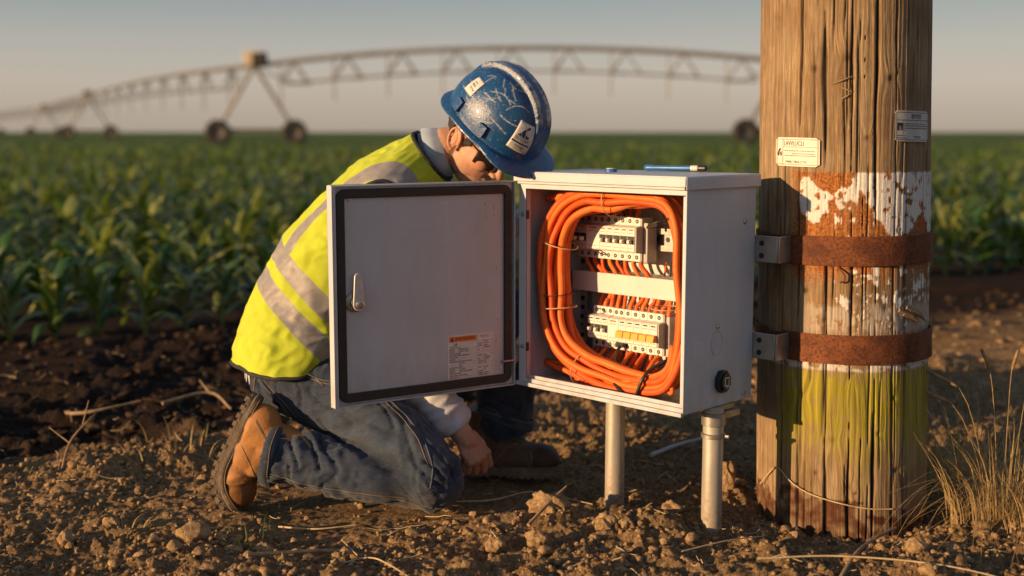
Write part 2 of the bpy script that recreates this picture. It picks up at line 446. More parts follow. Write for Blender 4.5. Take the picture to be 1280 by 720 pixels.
# rocks and lumps one could pick up
def rock(x, y, s, label, seed, name='soil_clod', cat='clod', tone=.0, flat=.8, ang=0., sc=(1, 1, 1), rz=0, rough=.3, sink=.3):
    v, f = rock_shape(seed, 4, rough, flat, ang); v = v * V(*sc) * s
    d = pnoise(v[:, 0] * 90 + v[:, 2] * 60, v[:, 1] * 90 - v[:, 2] * 40, seed) * .05 + pnoise(v[:, 0] * 240 + v[:, 2] * 200, v[:, 1] * 240 - v[:, 2] * 100, seed + 1) * .025
    v = v * (1 + d[:, None])
    me = npmesh(name, v, f, [MAT_CLOD]); fattr(me, 'tone', np.full(len(v), tone))
    ob = link(name, me, angle=180); ob.location = (x, y, hz_(x, y) + s * sc[2] * flat * (1 - 2 * sink) * .8); ob.rotation_euler = (0, 0, rz); tag(ob, label, cat)
rock(-.775, 2.83, .047, 'blocky brown stone lying in the dirt below the boot', 101, 'stone', 'stone', .05, .8, .9, (1.05, .75, .78), .35, .15, .22)
rock(-.60, 2.80, .022, 'small rounded clod just right of the blocky stone', 102)
rock(.095, 2.99, .05, 'biggest crumbly clod on the heap left of the two posts', 103, flat=.85, sc=(1, .9, .9), rough=.45, sink=.42)
rock(.235, 2.90, .026, 'round knobbly clod just in front of the left post', 104, flat=.95, rough=.35)
rock(.20, 2.845, .017, 'little clod below the round knobbly one', 105)
rock(.285, 2.90, .020, 'dusty grey clod between the two posts near the left one', 106)
rock(.415, 3.03, .030, 'rough clod lying midway between the two metal posts', 107, rough=.4)
rock(.597, 3.24, .033, 'upright reddish clod leaning behind the right post beside the pole', 108, flat=1.2, sc=(.7, .7, 1.3), rough=.35, sink=.15)
rock(.06, 2.80, .028, 'brown clod at the foot of the heap in the middle', 109)
rock(-.04, 2.78, .024, 'flat brown clod left of the heap in the middle', 110)
rock(-1.1, 2.86, .024, 'dark clod at the left edge of the bare dirt', 111)
rock(-1.02, 2.95, .022, 'rounded clod behind the one at the left edge', 112)
rock(.95, 2.72, .026, 'pale pebble on the soil heap in front of the pole', 113, 'pebble', 'pebble', rough=.15)
rock(1.05, 2.76, .022, 'oval pebble right of the pale one before the pole', 114, 'pebble', 'pebble', rough=.15)
rock(.79, 2.68, .020, 'reddish pebble in front of the middle of the pole foot', 115, 'pebble', 'pebble', rough=.15)
rock(1.19, 2.93, .024, 'grey pebble between the pole and the dry grass', 116, 'pebble', 'pebble', .3, rough=.15)
rock(.05, 2.72, .008, 'tiny white pebble in the dirt at the bottom middle', 117, 'pebble', 'pebble', 0., rough=.1)

# ------------------------------------------------------------------ straw, stalks, sticks
MAT_STRAW = pmat('straw', (.42, .29, .14), (.55, .42, .24), 30, .7, bump=.0006, bscale=400)
MAT_STICK = pmat('stick_bark', (.20, .125, .07), (.34, .23, .13), 40, .85, bump=.001, bscale=300)
mb = MB(); mb.mats = [MAT_STRAW]
for k in range(420):
    yy = 2.4 + nr.rand() ** 1.2 * 3.2; xx = (nr.rand() * 2 - 1) * (.46 * yy + .1)
    if abs(xx - .87) < .22 and abs(yy - 3.1) < .24: continue
    L_ = .02 + .09 * nr.rand() ** 2; a = nr.rand() * 6.28; cv = (nr.rand() - .5) * 1.2; pts = []
    for i in range(5):
        tt = i / 4 - .5; aa = a + cv * tt; px, py = xx + L_ * tt * math.cos(aa), yy + L_ * tt * math.sin(aa)
        pts.append((px, py))
    P2 = np.array(pts); zz = hz_v(P2[:, 0], P2[:, 1]) + .003 + .006 * nr.rand()
    zz = np.maximum(zz, zz.mean() - .002)
    mb.tube(np.column_stack([P2, zz + nr.rand() * .012 * np.linspace(0, 1, 5)]), [.0012, .0011, .001, .0009, .0006], 4)
o = mb.build('straw_litter', MAT_STRAW, None); tag(o, 'short bits of dry straw and root strewn over the bare dirt', 'straw', kind='stuff')
def stalk(pts, r, label, name='straw_stalk', cat='stalk', m=None, lift=.004, branches=()):
    mb = MB(); c = catmull([(p[0], p[1], (hz_(p[0], p[1]) + lift + (p[2] if len(p) > 2 else 0))) for p in pts], 6)
    c[:, 2] = np.maximum(c[:, 2], hz_v(c[:, 0], c[:, 1]) + .001)
    base = c[0].copy(); mb.tube(c, np.linspace(r, r * .6, len(c)), 6)
    for bpts in branches:
        cb = catmull([(p[0], p[1], hz_(p[0], p[1]) + lift + (p[2] if len(p) > 2 else 0)) for p in bpts], 5); mb.tube(cb, np.linspace(r * .7, r * .3, len(cb)), 5)
    o = mb.build(name, m or MAT_STRAW, None, origin=base); o.location = base; tag(o, label, cat)
stalk([(-.16, 3.17), (-.05, 3.16, .01), (.05, 3.20, .025), (.14, 3.20, .01), (.22, 3.17)], .0022, 'long pale straw stalk lying from the knee towards the left post')
stalk([(-.42, 2.64), (-.34, 2.70, .02), (-.28, 2.62, .01), (-.2, 2.56)], .0022, 'forked dry stalk in the dirt below the knee', branches=[[(-.36, 2.69, .02), (-.41, 2.78, .035)]])
stalk([(-.60, 2.98), (-.5, 2.95, .01), (-.40, 2.97, .005)], .0028, 'pale straw lying below the kneeling shin')
stalk([(.40, 2.72, .01), (.52, 2.78, .02), (.62, 2.84, .01)], .002, 'straw stalk crossing the soil right of the posts')
stalk([(.56, 2.62, .01), (.75, 2.63, .015), (.98, 2.58, .015), (1.2, 2.53, .0)], .0025, 'long straw lying along the bottom edge before the pole')
stalk([(.72, 2.55, .01), (.80, 2.68, .02), (.90, 2.83, .025), (.96, 2.9, .03)], .005, 'dark twig slanting up against the pole foot', 'twig', 'twig', MAT_STICK)
stalk([(-.60, 2.62, .01), (-.42, 2.72, .015), (-.36, 2.75)], .005, 'dark twig near the bottom left of the stone', 'twig', 'twig', MAT_STICK)
stalk([(.04, 2.87, .02), (.1, 2.96, .03), (.14, 3.0, .06)], .005, 'dark twig poking out of the heap by the post', 'twig', 'twig', MAT_STICK)
stalk([(-1.65, 4.25, .03), (-1.48, 4.05, .05), (-1.3, 4.12, .04)], .007, 'bent brown stalk on the ploughed strip in the middle left', 'dry_stalk', 'stalk', MAT_STICK)
stalk([(-1.22, 4.1, .03), (-1.08, 4.2, .05), (-.98, 4.1, .03)], .007, 'crooked brown stalk close to the worker on the ploughed strip', 'dry_stalk', 'stalk', MAT_STICK, branches=[[(-1.08, 4.2, .05), (-1.14, 4.3, .12)]])
stalk([(-1.32, 3.42, .0), (-1.30, 3.45, .06), (-1.24, 3.5, .13)], .004, 'forked grey twig standing upright at the left edge of the dirt', 'twig', 'twig', MAT_STICK, lift=0, branches=[[(-1.30, 3.45, .05), (-1.37, 3.47, .10)], [(-1.27, 3.47, .09), (-1.26, 3.5, .17)]])
m = pmat('grey_rod', (.34, .33, .31), (.42, .40, .37), 30, .5)
stalk([(.43, 3.62, .01), (.53, 3.72, .015), (.63, 3.80, .02)], .007, 'pale grey rod lying on the ground behind the posts', 'rod', 'rod', m)

# ------------------------------------------------------------------ grass tufts
def blades(mb, x, y, n, hgt, spread, r0, droop=.5, seed=0, w=.0028):
    r = np.random.RandomState(seed)
    for k in range(n):
        a = r.rand() * 6.28; d = spread * r.rand() ** .7; bx, by = x + d * math.cos(a) * .5, y + d * math.sin(a) * .5
        h_ = hgt * (.35 + .65 * r.rand()); out = .15 + .8 * r.rand(); dr = droop * r.rand(); pts = []
        for i in range(8):
            tt = i / 7; rr = out * h_ * .72 * tt ** 1.7 + dr * h_ * .5 * tt ** 3
            zz = h_ * (tt - dr * .75 * tt ** 3)
            pts.append((bx + rr * math.cos(a + .3 * tt), by + rr * math.sin(a + .3 * tt), zz))
        sx, sy = -math.sin(a + r.rand()), math.cos(a + r.rand()); V_ = []
        for i, p in enumerate(pts):
            ww = w * (1 - (i / 7) ** 1.6) + .0003; V_ += [(p[0] - sx * ww, p[1] - sy * ww, p[2]), (p[0] + sx * ww, p[1] + sy * ww, p[2])]
        z0 = hz_(bx, by) - .005
        V_ = [(p[0], p[1], p[2] + z0) for p in V_]
        mb.grid(V_, 8, 2)
MAT_DRYG = pmat('dry_grass', (.26, .165, .065), (.44, .31, .13), 60, .65, transl=(.3, (.45, .3, .1)))
MAT_GRG = pmat('green_grass', (.10, .13, .03), (.17, .19, .05), 60, .6, transl=(.3, (.2, .25, .05)))
def tuft(x, y, n, hgt, spread, label, seed, m=MAT_DRYG, droop=.6, name='dry_grass_tuft', heads=0, w=.0024, kind=None):
    mb = MB(); mb.mats = [m]; blades(mb, x, y, n, hgt, spread, 0, droop, seed, w); r = np.random.RandomState(seed + 1)
    for k in range(heads):
        a = r.rand() * 6.28; h_ = hgt * (1.0 + .35 * r.rand()); out = .08 + .14 * r.rand(); pts = []
        bx, by = x + .05 * math.cos(a), y + .05 * math.sin(a)
        for i in range(10):
            tt = i / 9; pts.append((bx + (out * tt ** 2 + (.05 * max(0, tt - .75) * 4)) * math.cos(a), by + out * .6 * tt ** 2 * math.sin(a), hz_(bx, by) + h_ * (tt - .22 * max(0, tt - .75) * 2.5)))
        mb.tube(pts, .0012, 4)
        mb.tube(catmull(pts[7:], 3), [.0015] + [.0045] * 7 + [.001] * 2, 5)
    base = (x, y, hz_(x, y)); o = mb.build(name, m, None, origin=base, angle=180); o.location = base; tag(o, label, 'grass', kind='stuff' if n < 60 else None)
tuft(1.29, 3.04, 300, .40, .30, 'biggest tuft of dry yellow grass right of the pole', 1, heads=5, droop=1.3, w=.0010)
tuft(1.33, 2.82, 190, .32, .24, 'drooping tuft of dry grass at the right edge in front', 2, droop=1.4, w=.0009)
tuft(1.12, 3.32, 90, .2, .25, 'low green grass growing behind the pole foot', 3, m=MAT_GRG, name='grass_tuft')
tuft(1.35, 3.45, 70, .3, .25, 'thin dry grass stems standing behind the big tuft', 4, heads=3)
tuft(-.80, 3.47, 22, .09, .2, 'short dry grass stubs behind the raised boot', 5)
tuft(-.64, 2.86, 14, .09, .16, 'sparse green blades beside the small clod below the shin', 6, m=MAT_GRG, name='grass_tuft')
tuft(-.98, 2.90, 10, .09, .14, 'few thin dry blades left of the blocky stone', 7)
tuft(.10, 3.75, 40, .07, .35, 'short green grass in the shade beyond the dark boot', 8, m=MAT_GRG, name='grass_tuft')
tuft(.42, 4.05, 30, .06, .35, 'thin green grass on the dirt behind the left post', 9, m=MAT_GRG, name='grass_tuft')
tuft(-1.02, 3.55, 24, .12, .35, 'dry stubble along the crest left of the worker', 10)

# ------------------------------------------------------------------ corn
m, t = newmat('corn_leaf'); c = t.obj(); rndv = t.n('ObjectInfo').outputs['Random']
n = t.noise(5, 4, c); lv = t.attr('tone')
col = t.mix(t.ramp(n, .35, .65), (.020, .070, .012), (.055, .14, .022)); col = t.mix(t.math('MULTIPLY', lv, .9), col, (.42, .42, .10))
t.out(col, .34, 0, None, .6, (.34, t.mix(.5, col, (.26, .34, .03)))); MAT_CORN = m
def corn(seed, segs=9, mid=True, hgt=.30, nl=10):
    r = np.random.RandomState(seed); vs = []; fs = []; tn = []; o = 0
    az = r.rand() * 6.28
    for k in range(nl):
        fr = k / (nl - 1); a = az + k * PI + (r.rand() - .5) * .9; z0 = .03 + hgt * .75 * fr; L_ = (.20 + .15 * math.sin(PI * min(1, fr * .8 + .25))) * (.85 + .3 * r.rand())
        el0 = R(48 + 32 * fr + 8 * r.rand()); el1 = el0 - R(75 + 55 * r.rand() - 45 * fr)
        wd = .022 + .013 * r.rand(); p = V(0, 0, z0); roll = (r.rand() - .5) * .8; pts = []
        for i in range(segs + 1):
            s_ = i / segs; el = el0 + (el1 - el0) * s_ ** 1.3
            d = V(math.cos(a) * math.cos(el), math.sin(a) * math.cos(el), math.sin(el))
            if i: p = p + d * L_ / segs
            side = V(-math.sin(a), math.cos(a), roll * s_); side = unit(side); up = np.cross(side, d)
            ww = wd * (math.sin(PI * min(1, .12 + .88 * s_)) ** .75) * (1 if s_ < .98 else .1)
            wav = .006 * math.sin(s_ * 17 + k)
            if mid: pts += [p - side * ww + up * (ww * .35 + wav), p, p + side * ww + up * (ww * .35 - wav)]
            else: pts += [p - side * ww, p + side * ww]
        nn = 3 if mid else 2; vs += pts
        for i in range(segs):
            for j in range(nn - 1):
                q = o + i * nn + j; fs.append((q, q + 1, q + nn + 1, q + nn))
        o += len(pts); tn += [r.rand() ** 2] * len(pts)
    n_ = 6; rr = [.012, .010, .006]; zs = [-.02, hgt * .4, hgt * .85]
    for i in range(3):
        for j in range(n_): vs.append(V(rr[i] * math.cos(j * PI / 3), rr[i] * math.sin(j * PI / 3), zs[i])); tn.append(.5)
    for i in range(2):
        for j in range(n_): fs.append((o + i*n_ + j, o + i*n_ + (j+1) % n_, o + (i+1)*n_ + (j+1) % n_, o + (i+1)*n_ + j))
    return np.array(vs), np.array(fs), np.array(tn)
protos = []
for k in range(8):
    v, f, tn = corn(200 + k); me = npmesh('corn_plant', v, f, [MAT_CORN]); fattr(me, 'tone', tn); me.shade_smooth(); protos.append(me)
D2 = unit([2, 1]); N2 = unit([-1, 2]); spots = []
cr = np.random.RandomState(12)
for row in range(0, 62):
    o0 = np.array([0, 7.05]) + N2 * (.74 * row)
    for k in range(-290, 290):
        p = o0 + D2 * (k * .215 + cr.rand() * .06) + N2 * (cr.rand() - .5) * .08
        if p[1] < 3 or abs(p[0]) > p[1] * .45 + .7 or p[1] > 46: continue
        if row > 30 and (k + row) % 2: continue
        spots.append((p[0], p[1], row))
spots.sort(key=lambda q: q[0] ** 2 + q[1] ** 2)
def hidden(x, y):     # behind the pole or the cabinet from anywhere near the camera
    a = x / y; return .205 < a < .345 and y > 4 or (-.12 < a < .16 and y > 4)
vis = [s_ for s_ in spots if not hidden(s_[0], s_[1])]; first = set(map(tuple, vis[:300]))
for k, (x, y, row) in enumerate(vis[:300]):
    ob = bpy.data.objects.new('corn_plant', protos[k % 8]); COL.objects.link(ob)
    s_ = .80 + .42 * cr.rand(); ob.location = (x, y, hz_(x, y)); ob.scale = (s_, s_, s_ * (.9 + .25 * cr.rand())); ob.rotation_euler = (0, 0, cr.rand() * 6.28)
    tag(ob, 'young green corn plant in the rows nearest the ploughed strip', 'corn plant', 'young corn plants in the front rows of the field')
lows = [corn(300 + k, 5, False, .30, 9) for k in range(8)]; vs = []; fs = []; tn = []; o = 0
for (x, y, row) in spots:
    if (x, y, row) in first: continue
    v, f, tt = lows[cr.randint(8)]; a = cr.rand() * 6.28; s_ = (.82 + .42 * cr.rand()) * (1 if row <= 30 else 1.25); ca, sa = math.cos(a), math.sin(a)
    vs.append(np.stack([(v[:, 0] * ca - v[:, 1] * sa) * s_ + x, (v[:, 0] * sa + v[:, 1] * ca) * s_ + y, v[:, 2] * s_ * (.9 + .2 * cr.rand())], 1)); fs.append(f + o); o += len(v); tn.append(tt)
me = npmesh('corn_crop', np.concatenate(vs), np.concatenate(fs), [MAT_CORN]); fattr(me, 'tone', np.concatenate(tn))
o = link('corn_crop', me, angle=180); tag(o, 'dense green corn crop filling the field behind the front rows', 'crop', kind='stuff')
# far canopy out to the horizon
m, t = newmat('far_canopy'); c = t.obj((1, .35, 1)); n = t.noise(.9, 8, c, .7)
t.out(t.mix(t.ramp(n, .3, .7), (.05, .088, .015), (.115, .155, .032)), .8, 0, t.bump(n, 1, .3), .1); MAT_FAR = m
xs = np.linspace(-1, 1, 261); ys = np.geomspace(36, 5000, 190)
Yg = np.repeat(ys[:, None], len(xs), 1); Xg = xs[None] * (Yg * .6 + 6)
amp = .10 * np.clip(60 / Yg, .05, 1)
Zg = .46 + amp * fbm(Xg * 2.2, Yg * 1.6, 3, 201) - .3 * (Yg < 36.5)
nx, ny = len(xs), len(ys); ii = (np.arange(ny - 1)[:, None] * nx + np.arange(nx - 1)[None]).ravel()
me = npmesh('far_crop', np.stack([Xg.ravel(), Yg.ravel(), Zg.ravel()], 1), np.stack([ii, ii + 1, ii + nx + 1, ii + nx], 1), [MAT_FAR])
o = link('far_crop', me, angle=180); tag(o, 'even green sheet of far crop running out to the horizon', 'crop', kind='stuff')

# ------------------------------------------------------------------ centre pivot irrigation machine
MAT_GALV = pmat('weathered_galvanised', (.13, .115, .10), (.20, .175, .15), 3, .55, .3)
MAT_TYRE = pmat('tyre_rubber', (.016, .015, .014), (.035, .03, .026), 4, .85)
MAT_RIM = pmat('wheel_rim', (.07, .065, .06), (.11, .10, .09), 4, .5, .4)
MAT_PANEL = pmat('control_panel_paint', (.45, .36, .26), (.5, .4, .3), 4, .5)
TOW = [V(11.25, 50.0), V(-11.2, 53.0), V(-33.5, 96.0), V(-54, 140.0), V(-84, 195.0)]
PZ_ = 3.85; WZ_ = .98
root = empty('irrigation_machine', (TOW[1][0], TOW[1][1], 0)); OR = (TOW[1][0], TOW[1][1], 0)
tag(root, 'long arched centre pivot irrigation machine on wheeled towers across the field', 'irrigation machine')
for k, T_ in enumerate(TOW):
    wdir = unit([1, .12]) if k < 4 else unit([1, .2])
    A = V(T_[0], T_[1], PZ_)
    for sg in (-1, 1):
        wpos = V(T_[0] + wdir[0] * 1.65 * sg, T_[1] + wdir[1] * 1.65 * sg, WZ_)
        mb = MB(); mb.tube([A, wpos + V(0, 0, .1)], [.085, .085], 6); mb.build('tower_leg', MAT_GALV, root, origin=OR)
        ax = V(-wdir[1], wdir[0], 0); M_ = Matrix.Translation(Vector(wpos)) @ Vector(ax).to_track_quat('Z', 'Y').to_matrix().to_4x4()
        mb = MB(); mb.lathe([(.30, -.17), (.50, -.17), (.56, -.11), (.57, 0), (.56, .11), (.50, .17), (.30, .17)], 28, M_, False); mb.build('wheel', MAT_TYRE, root, origin=OR)
        rim = MB(); rim.lathe([(.0, -.06), (.08, -.10), (.1, -.05), (.30, -.12), (.31, .12), (.1, .05), (.08, .1), (0, .06)], 24, M_)
        rim.build('rim', MAT_RIM, root.children[-1], origin=OR)
    mb = MB(); mb.tube([V(T_[0] - wdir[0] * 1.65, T_[1] - wdir[1] * 1.65, WZ_ + .1), V(T_[0] + wdir[0] * 1.65, T_[1] + wdir[1] * 1.65, WZ_ + .1)], .09, 6)
    mb.build('base_beam', MAT_GALV, root, origin=OR)
    if k in (1, 2, 3):
        s_ = {1: 1.0, 2: .62, 3: .55}[k]; mb = MB(); mb.box((A[0] - .42 * s_, A[1] - .3, A[2] + .02), (A[0] + .45 * s_, A[1] + .3, A[2] + .62 * s_)); o = mb.build('tower_box', MAT_PANEL if k == 1 else MAT_TYRE, root, origin=OR, bevel=.03)
        if k == 1: MB().box((A[0] - .05, A[1] - .34, A[2] + .0), (A[0] + .55, A[1] + .2, A[2] + .55)).build('motor', MAT_TYRE, root, origin=OR, bevel=.05)
for k in range(len(TOW) - 1):
    a, b_ = TOW[k], TOW[k + 1]; n_ = 24; pts = []
    bow = (.66, .28, .12, .05)[k]
    for i in range(n_ + 1):
        f_ = i / n_; q = a + (b_ - a) * f_; pts.append(V(q[0], q[1], PZ_ + bow * 4 * f_ * (1 - f_)))
    MB().tube(pts, .105, 8).build('pipe', MAT_GALV, root, origin=OR)
    perp = unit([-(b_ - a)[1], (b_ - a)[0]]); al = unit(b_ - a)
    low = []; nv = 9
    for i in range(nv):
        f_ = (i + .75) / (nv + .5); q = a + (b_ - a) * f_; zt = PZ_ + bow * 4 * f_ * (1 - f_); mb = MB()
        for sg in (-1, 1):
            for sd_ in (-.62, .62):
                mb.tube([V(q[0], q[1], zt - .05), V(q[0] + perp[0] * .35 * sg + al[0] * sd_, q[1] + perp[1] * .35 * sg + al[1] * sd_, zt - .95)], .036, 4)
        mb.tube([V(q[0] - al[0] * .62 - perp[0] * .35, q[1] - al[1] * .62 - perp[1] * .35, zt - .95), V(q[0] + al[0] * .62 - perp[0] * .35, q[1] + al[1] * .62 - perp[1] * .35, zt - .95)], .036, 4)
        mb.build('truss_brace', MAT_GALV, root, origin=OR)
        low.append((q, zt - .95))
        MB().tube([V(q[0] + al[0] * .62, q[1] + al[1] * .62, zt - .1), V(q[0] + al[0] * .62, q[1] + al[1] * .62, zt - 1.9)], .032, 4).build('drop_hose', MAT_GALV, root, origin=OR)
    for sg in (-1, 1):
        ps = [V(a[0], a[1], PZ_ - .1)] + [V(q[0] + perp[0] * .35 * sg, q[1] + perp[1] * .35 * sg, z_) for q, z_ in low] + [V(b_[0], b_[1], PZ_ - .1)]
        MB().tube(ps, .024, 4).build('truss_rod', MAT_GALV, root, origin=OR)
# ------------------------------------------------------------------ wooden utility pole
PX, PY, PR = .899, 3.19, .2195
PZ0 = -.15; PZ1 = 2.6
pole = empty('utility_pole', (PX, PY, 0)); tag(pole, 'thick weathered wooden utility pole with rusty steel bands and flaking paint', 'utility pole')
nth, nz = 620, 560
# angle measured from the side that faces the picture's viewpoint, seam at the far side
th = np.linspace(-PI, PI, nth, endpoint=False); zz = np.linspace(PZ0, PZ1, nz)
zz = np.concatenate([np.linspace(PZ0, 1.35, 480), np.linspace(1.36, PZ1, 80)]); nz = len(zz)
TH, ZZ = np.meshgrid(th, zz)
front = math.atan2(-PY, -PX)
arc = TH * PR
def pole_r(z): return PR * (1.02 - .035 * z)
LEAN = -.024
# knots bend the grain
knots = [(.010, 1.18, .020), (-.075, 1.155, .016), (.12, 1.13, .018), (.060, .985, .012), (-.10, .33, .02), (.03, .40, .016), (-.015, .22, .018), (.15, .14, .016), (.06, .58, .018), (-.09, .60, .014), (.115, .56, .02), (.095, .24, .012), (.02, .10, .013), (-.06, .13, .011), (.17, .52, .016), (-.03, .86, .01), (.14, .33, .013)]
g = arc + .008 * fbm(arc * 4, ZZ * 1.3, 3, 7) + .0022 * fbm(arc * 25, ZZ * 3, 2, 8)
kd = np.zeros_like(g)
for (ka, kz, kr) in knots:
    da = arc - ka; dz = (ZZ - kz) * .55; d = np.sqrt(da * da + dz * dz)
    g = g + np.sign(da) * kr * .8 * np.exp(-(d / (kr * 1.2)) ** 2) * (1 - np.exp(-(da / (.35 * kr)) ** 2))
    kd = np.maximum(kd, np.exp(-(np.sqrt(da * da + ((ZZ - kz)) ** 2) / (kr * .55)) ** 2))
# drying cracks
crk = np.zeros_like(g); wide = np.zeros_like(g)
r_ = np.random.RandomState(4)
main = [(-.158, .003), (-.112, .004), (-.040, .0058), (.022, .0042), (.082, .0050), (.135, .0032), (.172, .003), (-.19, .003), (.052, .0014)]
for (a0, w_) in main:
    path = a0 + .006 * fbm(ZZ * 1.1 + a0 * 50, 0 * ZZ, 2, 3) + .0018 * fbm(ZZ * 7 + a0 * 90, 0 * ZZ, 2, 13) + (.010 * (.6 - ZZ) if abs(a0 + .04) < .01 else 0)
    ww = w_ * np.clip(.42 + 1.1 * fbm(ZZ * 1.8 + a0 * 31, 0 * ZZ + 3, 3, 23), .06, 1.3)
    crk = np.maximum(crk, np.exp(-((arc - path) / ww) ** 2))
for k in range(110):
    a0 = (r_.rand() * 2 - 1) * .36 if k < 70 else (r_.rand() * 2 - 1) * PI * PR; z0 = r_.rand() * 1.9 - .1; L_ = .06 + .35 * r_.rand(); w_ = .0010 + .0010 * r_.rand()
    path = a0 + .004 * fbm(ZZ * 3 + k, 0 * ZZ, 2, 33)
    m_ = np.clip(1 - ((ZZ - z0) / (L_ / 2)) ** 2, 0, 1)
    crk = np.maximum(crk, .75 * np.exp(-((arc - path) / (w_ + 1e-5)) ** 2) * np.sqrt(m_))
for k in range(5):
    a0 = -PI * PR * .9 + k * .12; crk = np.maximum(crk, np.exp(-((arc - a0 - .01 * fbm(ZZ * 1.2 + k, 0 * ZZ, 2, 53)) / .003) ** 2) * (np.abs(arc) > .3))
ridge = fbm(g * 150, ZZ * 1.6, 2, 63)
rad = pole_r(ZZ) + .0035 * fbm(arc * 5, ZZ * .8, 2, 73) * np.cos(TH / 2) + .0009 * ridge - .011 * crk - .003 * kd
rad = rad - .006 * np.clip((.03 - ZZ) / .08, 0, 1) * 0
# paint and rust masks, in metres round (arc) and up (z)
nz1 = fbm(arc * 30, ZZ * 30, 4, 83); nz2 = fbm(arc * 9, ZZ * 9, 4, 93); nv = fbm(g * 120, ZZ * 5, 2, 103)
edge_z = .815 + .05 * nz2 + .03 * np.sin(arc * 34 + .5) - .05 * sstep(.05, .18, arc) + .02 * nz1
white = sstep(-.004, .004, ZZ - edge_z) * sstep(.902, .897, ZZ + .004 * nz1) * sstep(-.115, -.105, arc + .012 * nz1)
white *= sstep(-.02, .02, sstep(.872, .862, ZZ + .03 * nz2 + .022 * nz1) * .2 + sstep(.02, .06, arc) * .3 - .06 + .0 * ZZ)          # the middle keeps only the lower flakes
white *= 1 - sstep(.16, .30, nz1 * .75 + .40 * nv + .35 * crk - .12)
flakes = sstep(.55, .62, nz1 * .7 + nv * .4 + .35 * sstep(.12, .02, np.abs(ZZ - .60))) * ((ZZ < .80) & (ZZ > .5)) * (arc > -.02)
w2 = sstep(.018, .010, np.abs(ZZ - .415 - .002 * nz1)) * (1 - sstep(.25, .45, nz1 + .5 * crk)) + .5 * sstep(.05, .02, np.abs(ZZ - .53 + .012 * nz1)) * sstep(.35, .0, nz1 - .3 * nv) * sstep(-.12, -.05, arc)
w2 = np.clip(w2, 0, 1)
rust = sstep(.905, .898, ZZ) * sstep(.60, .67, ZZ + .03 * nv + .02 * nz2) * sstep(-.15, -.11, arc + .012 * nz1) * np.clip(.95 + .5 * nz2 + .3 * nz1, 0, 1)
rust = np.maximum(rust, .8 * sstep(.62, .6, np.abs(ZZ - .0)) * sstep(.485, .50, ZZ) * np.clip(nz2 * 1.3 + .1 * nv, 0, 1) * .6)
yel = sstep(.402, .386, ZZ + .012 * nz1 + .006 * nv) * sstep(.08, .31, ZZ + .06 * nv + .04 * nz2) * np.clip(.9 + .4 * nz1 - .5 * crk, 0, 1) * sstep(-.19, -.13, arc + .03 * nz2)
base = sstep(.012, -.004, ZZ - (.055 + .035 * nz2 + .03 * nz1 + .01 * np.sin(arc * 40) - .05 * sstep(-.02, .10, arc))) * np.clip(.75 + .5 * nz1, 0, 1)
rad = rad + .0011 * white + .0006 * flakes
ang = front + TH
P_ = np.stack([rad * np.cos(ang) + LEAN * ZZ, rad * np.sin(ang), ZZ], -1).reshape(-1, 3)
ii = np.arange(nz - 1)[:, None] * nth; jj = np.arange(nth)[None]
F = np.stack([(ii + jj), (ii + (jj + 1) % nth), (ii + nth + (jj + 1) % nth), (ii + nth + jj)], -1).reshape(-1, 4)
m, t = newmat('weathered_pole_wood')
ga = t.attr('grain'); za = t.n('SeparateXYZ', i={0: t.obj()}).outputs[2]
cx = t.n('CombineXYZ', i={0: ga, 1: t.math('MULTIPLY', za, .034), 2: 0.0}).outputs[0]
fine = t.noise(420, 4, cx, .6); mid_ = t.noise(120, 3, cx, .6); big = t.noise(22, 3, cx, .5); blot = t.noise(9, 5, t.obj(), .6); speck = t.noise(170, 4, t.obj(), .6)
wood = t.mix(t.ramp(mid_, .32, .68), (.21, .13, .068), (.49, .35, .195))
wood = t.mix(t.ramp(fine, .42, .64), t.mix(.55, wood, (.09, .05, .026)), wood)
wood = t.mix(t.math('MULTIPLY', t.ramp(big, .45, .7), .5), wood, (.26, .21, .15))
wood = t.mix(t.math('MULTIPLY', t.ramp(blot, .45, .7), .55), wood, (.14, .08, .042))
wood = t.mix(t.attr('knot'), wood, (.07, .04, .022))
rusty = t.mix(t.ramp(speck, .38, .62), (.16, .045, .012), (.42, .15, .03)); wood = t.mix(t.attr('rust'), wood, t.mix(.12, rusty, wood))
yellow = t.mix(t.ramp(mid_, .35, .65), (.16, .135, .015), (.36, .30, .035)); wood = t.mix(t.math('MULTIPLY', t.attr('yellow'), 1.0), wood, yellow)
wood = t.mix(t.attr('base'), wood, t.mix(t.ramp(mid_, .3, .7), (.045, .015, .008), (.11, .04, .02)))
pw = t.mix(t.ramp(speck, .3, .7), (.55, .51, .46), (.68, .65, .60)); wood = t.mix(t.math('MULTIPLY', t.attr('chalk'), .7), wood, pw)
wt = t.attr('white'); wood = t.mix(wt, wood, pw)
wood = t.mix(t.attr('crack'), wood, (.012, .008, .005))
hgt = t.math('ADD', t.math('MULTIPLY', fine, .0020), t.math('ADD', t.math('MULTIPLY', mid_, .002), t.math('MULTIPLY', speck, .0006)))
t.out(wood, .85, 0, t.bump(hgt, 1, 1), .2)
me = npmesh('trunk', P_, F, [m])
for nm, a_ in (('grain', g), ('knot', kd * .8), ('rust', rust), ('yellow', yel), ('base', base), ('white', np.clip(white + flakes, 0, 1)), ('chalk', w2), ('crack', np.clip(crk * 1.3 - .25, 0, 1))):
    fattr(me, nm, a_.ravel())
link('trunk', me, pole, angle=180)
def pol(arc_, z, off=0.0):
    """point on the pole: metres round from the middle of the visible side, height, metres off the bark"""
    a_ = front + arc_ / PR; r__ = pole_r(z) + off
    return (r__ * math.cos(a_) + LEAN * z, r__ * math.sin(a_), z)
MAT_RUST, t = newmat('rusty_steel')
c = t.obj(); n1 = t.noise(18, 6, c, .65); n2 = t.noise(140, 5, c, .65)
